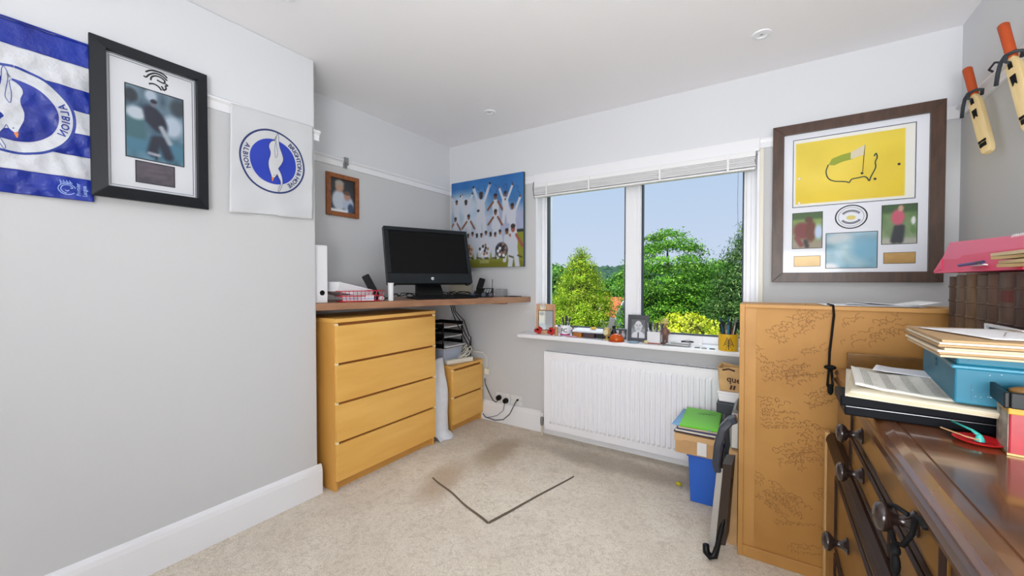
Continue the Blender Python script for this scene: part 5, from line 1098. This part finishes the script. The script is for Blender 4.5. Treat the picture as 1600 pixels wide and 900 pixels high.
for k in range(7):
    x0, x1, y0, y1 = .286+random.uniform(-.006, .006), .485, 1.118+random.uniform(-.006, .008), 1.415+random.uniform(-.01, .01)
    o = MB().prism([(x0, y0, zf), (x1, y0+.004, zf), (x1, y1, zf), (x0+.012, y1-.01, zf)], (0, 0, .0042)).build('manila_folder', (MANILA, mat('buff_brown', (178, 146, 106), .8), mat('buff_light', (222, 208, 182), .75))[(k+(k > 5)) % 3])
    tag(o, ('lowest manila folder on the blue box', 'second manila folder up on the blue box', 'third manila folder up on the blue box', 'middle manila folder on the blue box', 'fifth manila folder up on the blue box', 'manila folder just under the top one', 'topmost manila folder on the blue box')[k], 'folder', 'manila folders on the blue box'); zf += .0052
wsx = sheet('white_letter', PAPER, .405, 1.265, .15, .21, .30, zf+.0005, .0015, 'white letter sheet on top of the manila folders', 'paper', .1)
ribbons([[(-.03, -.06, .003), (.0, -.02, .003), (.03, .02, .003), (.06, .04, .003)]], .002, (0, 0, 1)).build('crease', mat('crease_grey', (150, 150, 150), .7), wsx, local=True)
# white framed print leaning on the books
wfm = thing('white_framed_print', 'small white-edged frame leaning against the old books', 'photo frame', (.485, 1.50, zb+.113))
frame_bars(wfm, (.4935, 1.575, zb+.001), (0, -.19, 0), (-.004, 0, .150), (-1, 0, 0), .008, .008, WHITE)
B(.489, .4925, 1.392, 1.568, zb+.005, zb+.145).build('print', mat('frame_grey', (90, 88, 84), .6), wfm)
# leather books
LE = [wood('calf_%d' % k, c1, c2, (6, 6, 2), .5) for k, (c1, c2) in enumerate((((86, 64, 50), (60, 42, 32)), ((108, 86, 68), (78, 58, 44)), ((118, 92, 66), (82, 58, 40)), ((98, 80, 68), (70, 54, 44)), ((98, 72, 58), (70, 48, 38)), ((96, 74, 64), (64, 40, 32)), ((78, 56, 48), (50, 32, 26)), ((104, 86, 76), (74, 58, 50))))]
edges = [1.915, 1.862, 1.789, 1.708, 1.638, 1.585, 1.488, 1.432, 1.372]
LB = ('leftmost narrow brown leather book in the row', 'second grey-brown leather book from the left', 'third leather book from left, tan spine', 'fourth leather book from left, grey spine', 'fifth leather book from left, reddish brown', 'sixth and widest leather book with red label', 'seventh leather book from left, dark brown', 'eighth leather book, at the photo edge')
for k in range(8):
    y1, y0 = edges[k]-.001, edges[k+1]+.001; hb = .352+random.uniform(-.006, .004); t = thing('leather_book', LB[k], 'book', (.62, (y0+y1)/2, ZT), group='old leather books on the dresser')
    yc, hw = (y0+y1)/2, (y1-y0)/2; sp_ = [(.50+.020*(1-math.cos(a)), yc+hw*math.sin(a)) for a in np.linspace(-PI/2, PI/2, 11)]
    pr = [(.745, y0), *[(x, y) for x, y in sp_], (.745, y1)]
    MB().prism([(x, y, ZT) for x, y in pr], (0, 0, hb)).build('cover', LE[k], t, smooth='angle')
    B(.53, .74, y0+.004, y1-.004, ZT+.004, ZT+hb+.0015).build('page_block', CREAM, t)
    for j in range(7):
        z = ZT+.042+j*.0453; MB().tube([(x+.001, y, z) for x, y in sp_[2:-2]], [.001]+[.0038]*5+[.001], 6).build('raised_band', LE[k], t, smooth=True)
    if k == 5: MB().prism([(.4992+.020*(1-math.cos(a)), yc+hw*math.sin(a), ZT+.278) for a in np.linspace(-.9, .9, 7)]+[(.503+.020*(1-math.cos(a)), yc+hw*math.sin(a), ZT+.278) for a in np.linspace(.9, -.9, 7)], (0, 0, .03)).build('title_label', mat('label_red', (88, 34, 26), .6), t)
# pink wallet on the books
zk = ZT+.358
pk = thing('pink_wallet', 'bright pink plastic document wallet lying on the old books', 'wallet', (.58, 1.64, zk))
PK1 = mat('hot_pink', (226, 44, 96), .35); PK2 = mat('pale_pink', (232, 92, 132), .35)
MB().prism([(.466, 1.905, zk), (.64, 1.905, zk), (.64, 1.885, zk+.045), (.482, 1.885, zk+.050)], (0, -.56, -.0)).build('pocket', PK1, pk)
MB().prism([(.479, 1.882, zk+.046), (.485, 1.882, zk+.046), (.501, 1.878, zk+.100), (.495, 1.878, zk+.100)], (0, -.56, -.022)).build('flap', PK2, pk)
MB().prism([(.466, 1.912, zk+.004), (.480, 1.886, zk+.050), (.468, 1.84, zk+.012)], (.004, 0, .001)).build('gusset', PK1, pk)
def pkp(y, h): return Vector((.4805+.0155*(h/.054)-.0006, 1.462-y, zk+.048+h))
wl = []
for k in range(13):
    if k in (8,): continue
    x = .009*k; wl.append([pkp(x, .030), pkp(x+.0015, .038), pkp(x+.004, .031), pkp(x+.006, .037)])
ribbons(wl, .0016, (-1, 0, 0)).build('print_marks', PAPER, pk)
o = MB().box(-.05, .05, -.008, .008, 0, .003, Matrix.Translation((.462, 1.56, zk+.016)) @ Matrix.Rotation(1.50, 4, 'Z') @ Matrix.Rotation(.3, 4, 'X')).build('leaflet', PAPER); tag(o, 'thin white leaflet edge against the pink wallet', 'leaflet')
pen('pen', 'purple pen lying against the pink wallet front', (.452, 1.64, zk+.018), (.455, 1.50, zk+.022), (72, 60, 130), r=.004)
for k, (y, z, rz_, c_) in enumerate(((1.36, .004, .10, (196, 168, 120)), (1.365, .012, -.05, (206, 182, 138)), (1.36, .022, .12, (188, 160, 114)), (1.37, .030, .0, (204, 186, 150)))):
    o = MB().box(-.012, .16, -.12, .06, 0, .007, Matrix.Translation((.462-.004*k, y-.025, zk+.002+z)) @ Matrix.Rotation(rz_, 4, 'Z')).build('brown_envelope', mat('envelope_%d' % c_[0], c_, .8)); tag(o, ('lowest brown envelope jutting over the books at the photo edge', 'second brown envelope up at the photo edge', 'third brown envelope up, darker, at the photo edge', 'topmost pale brown envelope at the photo edge')[k], 'envelope', 'brown envelopes on the books')
def crump(a, b_):
    th, ph = a*2*PI, b_*PI; r = .055*(1+.25*math.sin(5*th)*math.sin(4*ph)+.15*math.sin(9*th+2)); return (.57+r*math.sin(ph)*math.cos(th), 1.400+r*math.sin(ph)*math.sin(th)*1.1, zk+.160-r*math.cos(ph))
o = MB().grid(crump, 24, 12).build('crumpled_tissue', PAPER, smooth=True); tag(o, 'crumpled white tissue on the pile at the right photo edge', 'tissue')
o = B(.51, .63, 1.36, 1.462, zk+.053, zk+.098).build('yellow_packet', mat('packet_yellow', (224, 190, 30), .4), bevel=.006); tag(o, 'yellow packet under the crumpled white tissue', 'packet')
# red plate with small brush and stick
pl = thing('red_saucer', 'small round red saucer on the dresser before the black case', 'saucer', (.366, 1.205, ZT))
MB().lathe([(.022, 0), (.036, .004), (.039, .007), (.037, .0075), (.024, .0035), (.001, .003)], (.366, 1.205, ZT), 'Z', 32).build('dish', mat('red_plastic', (214, 32, 40), .3), pl, smooth='angle')
tbr = thing('teal_brush', 'small teal plastic brush resting on the red saucer', 'brush', (.35, 1.2, ZT))
MB().tube([(.335, 1.245, ZT+.028), (.357, 1.212, ZT+.022), (.364, 1.200, ZT+.016)], [.002, .0025, .004], 8).build('handle', mat('teal_plastic', (60, 176, 166), .3), tbr, smooth=True)
MB().lathe([(.008, 0), (.006, .008), (.003, .014)], (.364, 1.198, ZT+.005), 'Z', 12).build('head', mat('teal_plastic', (60, 176, 166), .3), tbr, smooth='angle')
o = MB().tube([(.318, 1.238, ZT+.012), (.345, 1.2, ZT+.010), (.362, 1.19, ZT+.009)], .0016, 6).build('cocktail_stick', mat('stick_wood', (186, 150, 110), .6)); tag(o, 'thin wooden stick lying across the red saucer edge', 'stick')
# red tin
tn = thing('red_tin', 'old red tin with yellow rim at the right photo edge', 'tin', (.437, 1.185, ZT), -.14)
B(-.045, .045, -.042, .042, 0, .092).build('tin_body', mat('tin_red', (186, 44, 56), .35, var=.25, vscale=14, col2=(150, 30, 40)), tn, bevel=.003, local=True)
B(-.0458, -.0452, -.041, .041, .002, .09).build('side_print', mat('tin_cream', (196, 190, 176), .5, var=.6, vscale=40, col2=(110, 104, 92)), tn, local=True)
B(-.046, .046, -.043, .043, .078, .092).build('rim', mat('tin_yellow', (214, 160, 40), .4), tn, bevel=.002, local=True)
B(-.047, .047, -.044, .044, 0, .004).build('foot_edge', mat('tin_brass', (170, 140, 90), .35, metal=.5), tn, local=True)
MB().lathe([(.014, 0), (.014, .001)], (.012, -.042, .045), '-Y', 16).build('white_roundel', PAPER, tn, local=True)
ob = thing('trinket_tray', 'black-rimmed open tray of brown odds on the red tin', 'tray', (.452, 1.185, ZT+.0925), -.14)
B(-.062, .06, -.055, .055, 0, .004).build('tray_base', BLACKM, ob, local=True)
for x0, x1, y0, y1 in ((-.07, -.062, -.062, .062), (.06, .068, -.062, .062), (-.062, .06, -.062, -.055), (-.062, .06, .055, .062)): B(x0, x1, y0, y1, 0, .03).build('wall', BLACK, ob, bevel=.002, local=True)
for k, (x, y, c_) in enumerate(((-.03, .0, (150, 110, 60)), (.02, .02, (120, 84, 44)), (-.01, -.03, (170, 176, 186)))):
    o = MB().ball((0, 0, 0), (.026, .016, .010), 10).build('trinket', mat('trinket_%d' % c_[0], c_, .4), smooth=True); o.location = MW[ob.name] @ Vector((x, y, .014)); tag(o, ('brown nut-like trinket at left of the black tray', 'darker brown trinket at back of the black tray', 'grey trinket at front of the black tray')[k], 'trinket', 'odds in the black tray')

# ------------------------------------------------------------------ outside the window
def leafmat(name, rough=.55):
    m = bpy.data.materials.new(name); m.use_nodes = True; n = m.node_tree.nodes; L = m.node_tree.links; b = n['Principled BSDF']
    a = n.new('ShaderNodeAttribute'); a.attribute_name = 'print'; L.new(a.outputs['Color'], b.inputs['Base Color']); b.inputs['Roughness'].default_value = rough; b.inputs['Specular IOR Level'].default_value = .25
    t = n.new('ShaderNodeBsdfTranslucent'); L.new(a.outputs['Color'], t.inputs[0]); ms = n.new('ShaderNodeMixShader'); ms.inputs[0].default_value = .3
    L.new(b.outputs[0], ms.inputs[1]); L.new(t.outputs[0], ms.inputs[2]); L.new(ms.outputs[0], n['Material Output'].inputs[0]); return m
LEAF = leafmat('leaf')
def leaves(name, cen, nrm, size, cols, parent, aspect=2.0, jit=.6, kind='stuff'):
    """one quad leaf per centre; nrm = preferred facing; cols per leaf sRGB"""
    N = len(cen); n = nrm+rng.normal(0, jit, (N, 3)); n /= np.linalg.norm(n, axis=1)[:, None]; a = rng.normal(0, 1, (N, 3)); a -= n*np.sum(a*n, 1)[:, None]; a /= np.linalg.norm(a, axis=1)[:, None]; b_ = np.cross(n, a)
    s = size*rng.uniform(.6, 1.4, N)[:, None]; w = s/aspect
    P = np.stack([cen-a*s*.5, cen+b_*w*.5+n*s*.06, cen+a*s*.5, cen-b_*w*.5+n*s*.06], 1).reshape(-1, 3)
    me = bpy.data.meshes.new(name); me.vertices.add(N*4); me.vertices.foreach_set('co', P.ravel()); me.loops.add(N*4); me.loops.foreach_set('vertex_index', np.arange(N*4)); me.polygons.add(N); me.polygons.foreach_set('loop_start', np.arange(N)*4); me.update(calc_edges=True)
    c = cols/255.; c = np.where(c <= .04045, c/12.92, ((c+.055)/1.055)**2.4); at = me.color_attributes.new('print', 'FLOAT_COLOR', 'POINT'); at.data.foreach_set('color', np.c_[np.repeat(c, 4, 0), np.ones(N*4)].astype(np.float32).ravel())
    return finish(me, name, LEAF, parent, kind=kind)
def colmix(N, c1, c2, c3=None, p3=.1):
    t = rng.random(N)[:, None]; c = np.array(c1, float)*(1-t)+np.array(c2, float)*t
    if c3 is not None: k = rng.random(N) < p3; c[k] = np.array(c3, float)
    return c
BARK = mat('bark', (84, 66, 50), .9, var=.4, vscale=10)
def tuft_tree(name, lab, base, prof, ntuft, per, tsize, lsize, c1, c2, c3, droop=.2, cat='tree', aspect=2.0, trunk_r=.14, grp=None, flat=.6, core=1.0):
    """crown of leaf tufts on a profile of (height, radius)"""
    t = thing(name, lab, cat, base, group=grp); bx_, by_, bz_ = base; hs = np.array([p[0] for p in prof]); rs = np.array([p[1] for p in prof])
    H = hs[-1]; h = rng.uniform(hs[0], H, ntuft*3); r = np.interp(h, hs, rs); keep = rng.random(len(h)) < r/r.max(); h = h[keep][:ntuft]; r = r[keep][:ntuft]; n_ = len(h)
    an = rng.uniform(0, 2*PI, n_); rr = r*rng.uniform(.72, 1.06, n_)
    tc_ = np.stack([bx_+rr*np.cos(an), by_+rr*np.sin(an), bz_+h-droop*rr], 1); out_ = np.stack([np.cos(an), np.sin(an), .7*np.ones(n_)], 1); out_ /= np.linalg.norm(out_, axis=1)[:, None]
    cen = np.repeat(tc_, per, 0)+rng.normal(0, 1, (n_*per, 3))*tsize*np.array([1, 1, flat]); tn_ = np.repeat(colmix(n_, c1, c2)*rng.uniform(.72, 1.12, (n_, 1)), per, 0); cc_ = tn_*rng.uniform(.85, 1.12, (n_*per, 1)); k = rng.random(n_*per) < .16; cc_[k] = np.array(c3)*rng.uniform(.9, 1.1, (k.sum(), 1))
    leaves('foliage', cen, np.repeat(out_, per, 0), lsize, np.clip(cc_, 0, 255), t, aspect)
    MB().tube([(bx_, by_, bz_), (bx_+.05, by_, bz_+H*.5), (bx_, by_, bz_+H*.92)], [trunk_r, trunk_r*.7, .02], 8).build('trunk', BARK, t, smooth=True)
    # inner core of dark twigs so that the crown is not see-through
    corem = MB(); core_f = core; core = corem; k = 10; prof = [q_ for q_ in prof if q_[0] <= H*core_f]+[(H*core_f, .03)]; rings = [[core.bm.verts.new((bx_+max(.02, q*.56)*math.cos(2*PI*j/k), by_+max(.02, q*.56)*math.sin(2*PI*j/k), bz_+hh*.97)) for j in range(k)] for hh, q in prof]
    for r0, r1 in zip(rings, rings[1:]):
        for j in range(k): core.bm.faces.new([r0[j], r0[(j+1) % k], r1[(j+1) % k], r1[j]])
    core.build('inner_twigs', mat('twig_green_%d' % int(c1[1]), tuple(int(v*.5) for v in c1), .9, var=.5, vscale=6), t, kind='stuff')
    return t
def ground(a, b_):
    x = -160+240*a; y = 3.3+230*b_; return (x, y, -3.0-.06*max(0, y-12) if y < 45 else -5.0+.0*y)
o = MB().grid(ground, 24, 60).build('garden_lawn', mat('grass', (92, 130, 56), .9, var=.5, vscale=.6), smooth=True); o['kind'] = 'structure'; o.name = 'trim_ground'; o.name = 'ground'
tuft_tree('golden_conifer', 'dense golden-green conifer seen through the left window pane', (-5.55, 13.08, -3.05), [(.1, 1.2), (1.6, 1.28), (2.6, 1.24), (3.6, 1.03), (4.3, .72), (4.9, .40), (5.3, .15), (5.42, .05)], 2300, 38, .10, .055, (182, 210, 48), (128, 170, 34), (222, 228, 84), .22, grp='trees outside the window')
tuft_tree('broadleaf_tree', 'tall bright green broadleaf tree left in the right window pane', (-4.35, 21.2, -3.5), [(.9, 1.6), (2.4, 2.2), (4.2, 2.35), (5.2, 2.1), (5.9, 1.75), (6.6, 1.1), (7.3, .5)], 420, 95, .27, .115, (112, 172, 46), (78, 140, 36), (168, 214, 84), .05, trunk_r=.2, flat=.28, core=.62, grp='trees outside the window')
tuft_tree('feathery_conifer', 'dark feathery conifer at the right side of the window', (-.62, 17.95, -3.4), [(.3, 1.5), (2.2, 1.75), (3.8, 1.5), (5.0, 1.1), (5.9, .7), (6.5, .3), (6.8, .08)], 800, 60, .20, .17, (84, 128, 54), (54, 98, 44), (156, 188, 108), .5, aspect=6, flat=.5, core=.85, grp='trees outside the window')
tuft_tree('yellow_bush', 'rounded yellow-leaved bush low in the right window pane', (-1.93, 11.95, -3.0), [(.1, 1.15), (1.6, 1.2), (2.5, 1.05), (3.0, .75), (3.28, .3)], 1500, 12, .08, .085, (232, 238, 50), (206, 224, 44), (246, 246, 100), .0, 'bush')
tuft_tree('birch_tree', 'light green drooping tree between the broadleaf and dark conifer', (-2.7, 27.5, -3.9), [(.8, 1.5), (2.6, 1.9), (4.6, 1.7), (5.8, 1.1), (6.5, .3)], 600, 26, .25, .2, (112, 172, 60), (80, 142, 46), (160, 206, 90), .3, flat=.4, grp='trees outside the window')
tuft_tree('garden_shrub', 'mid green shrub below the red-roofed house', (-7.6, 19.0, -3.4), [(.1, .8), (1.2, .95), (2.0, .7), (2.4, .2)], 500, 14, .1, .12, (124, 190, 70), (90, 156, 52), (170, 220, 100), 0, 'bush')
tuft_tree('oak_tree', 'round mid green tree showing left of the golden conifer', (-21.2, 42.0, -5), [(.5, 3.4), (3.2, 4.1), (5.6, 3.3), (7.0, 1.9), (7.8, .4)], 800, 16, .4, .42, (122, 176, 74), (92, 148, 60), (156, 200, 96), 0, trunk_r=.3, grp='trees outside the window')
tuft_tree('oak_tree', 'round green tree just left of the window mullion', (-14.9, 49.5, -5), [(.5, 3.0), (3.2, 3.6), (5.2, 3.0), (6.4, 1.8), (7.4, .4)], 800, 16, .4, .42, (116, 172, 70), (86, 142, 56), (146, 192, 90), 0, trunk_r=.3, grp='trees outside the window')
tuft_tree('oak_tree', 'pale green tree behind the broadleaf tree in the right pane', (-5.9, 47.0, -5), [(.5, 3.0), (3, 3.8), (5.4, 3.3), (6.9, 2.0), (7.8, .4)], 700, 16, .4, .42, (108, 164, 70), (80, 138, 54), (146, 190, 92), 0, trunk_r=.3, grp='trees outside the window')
# far wooded ridge: tree crowns past counting
rc = []
for k in range(2200):
    d = rng.uniform(95, 170); px = rng.uniform(-.72, .12); x = d*math.sin(px); y = d*math.cos(px); rc.append((x, y, -4+ (d-95)*.075+rng.uniform(-.6, .8), rng.uniform(1.3, 2.6)))
mbm = MB()
for x, y, z, r in rc: bmesh.ops.create_icosphere(mbm.bm, subdivisions=1, radius=1, matrix=Matrix.Translation((x, y, z+r*.9+1.2)) @ Matrix.Diagonal((r, r, r*1.0, 1)))
for v in mbm.bm.verts: v.co += Vector(rng.normal(0, .22, 3))
tag(mbm.build('distant_woodland', mat('distant_foliage', (66, 98, 72), .95, var=.6, vscale=.5, col2=(38, 68, 60))), 'hazy blue-green wooded ridge along the horizon', 'trees')['kind'] = 'stuff'
mbm = None
# red-roofed house
hx, hy, hz = -12.06, 34.96, -5.5
hs_ = thing('brick_house', 'red-tiled house with white gable edge beyond the golden conifer', 'house', (hx, hy, hz))
rot = Matrix.Translation((hx, hy, hz)) @ Matrix.Rotation(-.10, 4, 'Z')
HW = mat('render_pale', (196, 194, 206), .8); RT = mat('roof_tile', (214, 112, 70), .8, var=.3, vscale=3)
MB().box(-3, 1.2, -1.85, 1.85, 0, 3.9).xf(rot).build('wall', HW, hs_)
MB().prism([(1.2, -1.85, 3.9), (1.2, 1.85, 3.9), (1.2, 0, 5.1)], (-.12, 0, 0)).xf(rot).build('gable_wall', HW, hs_)
for sg in (-1, 1): MB().prism([(-3.3, 2.1*sg, 3.72), (-3.3, 2.1*sg, 3.60), (-3.3, 0, 5.1), (-3.3, 0, 5.26)], (4.75, 0, 0)).xf(rot).build('roof', RT, hs_)
for sg in (-1, 1): MB().prism([(1.45, 2.15*sg, 3.5), (1.45, 2.15*sg, 3.76), (1.45, 0, 5.36), (1.45, 0, 5.1)], (.08, 0, 0)).xf(rot).build('barge_board', WHITE, hs_)
dm = MB().box(-.9, .2, -1.9, -.7, 3.9, 4.85).xf(rot).build('dormer', RT, hs_); MB().box(-.70, .0, -1.95, -1.9, 4.1, 4.75).xf(rot).build('dormer_window', WHITE, dm); MB().box(-.58, -.12, -1.97, -1.95, 4.2, 4.62).xf(rot).build('pane', mat('pane_dark', (70, 84, 100), .15), dm)
wn = MB().box(1.2, 1.25, -.6, .6, 1.9, 3.1).xf(rot).build('window', WHITE, hs_); MB().box(1.25, 1.27, -.5, .5, 2.0, 3.0).xf(rot).build('pane', mat('pane_dark', (70, 84, 100), .15), wn)
h2 = thing('distant_house', 'small brown-roofed house glimpsed between trees in the right pane', 'house', (-6.7, 38, -5))
B(-8.2, -5.8, 36.4, 39.4, -5, -1.6).build('wall', HW, h2); MB().prism([(-8.4, 36.2, -1.7), (-8.4, 39.6, -1.7), (-8.4, 37.9, .0)], (2.8, 0, 0)).build('roof', mat('roof_brown', (150, 92, 70), .8), h2); B(-6.1, -5.79, 36.38, 36.4, -3.2, -2.1).build('window', WHITE, h2)
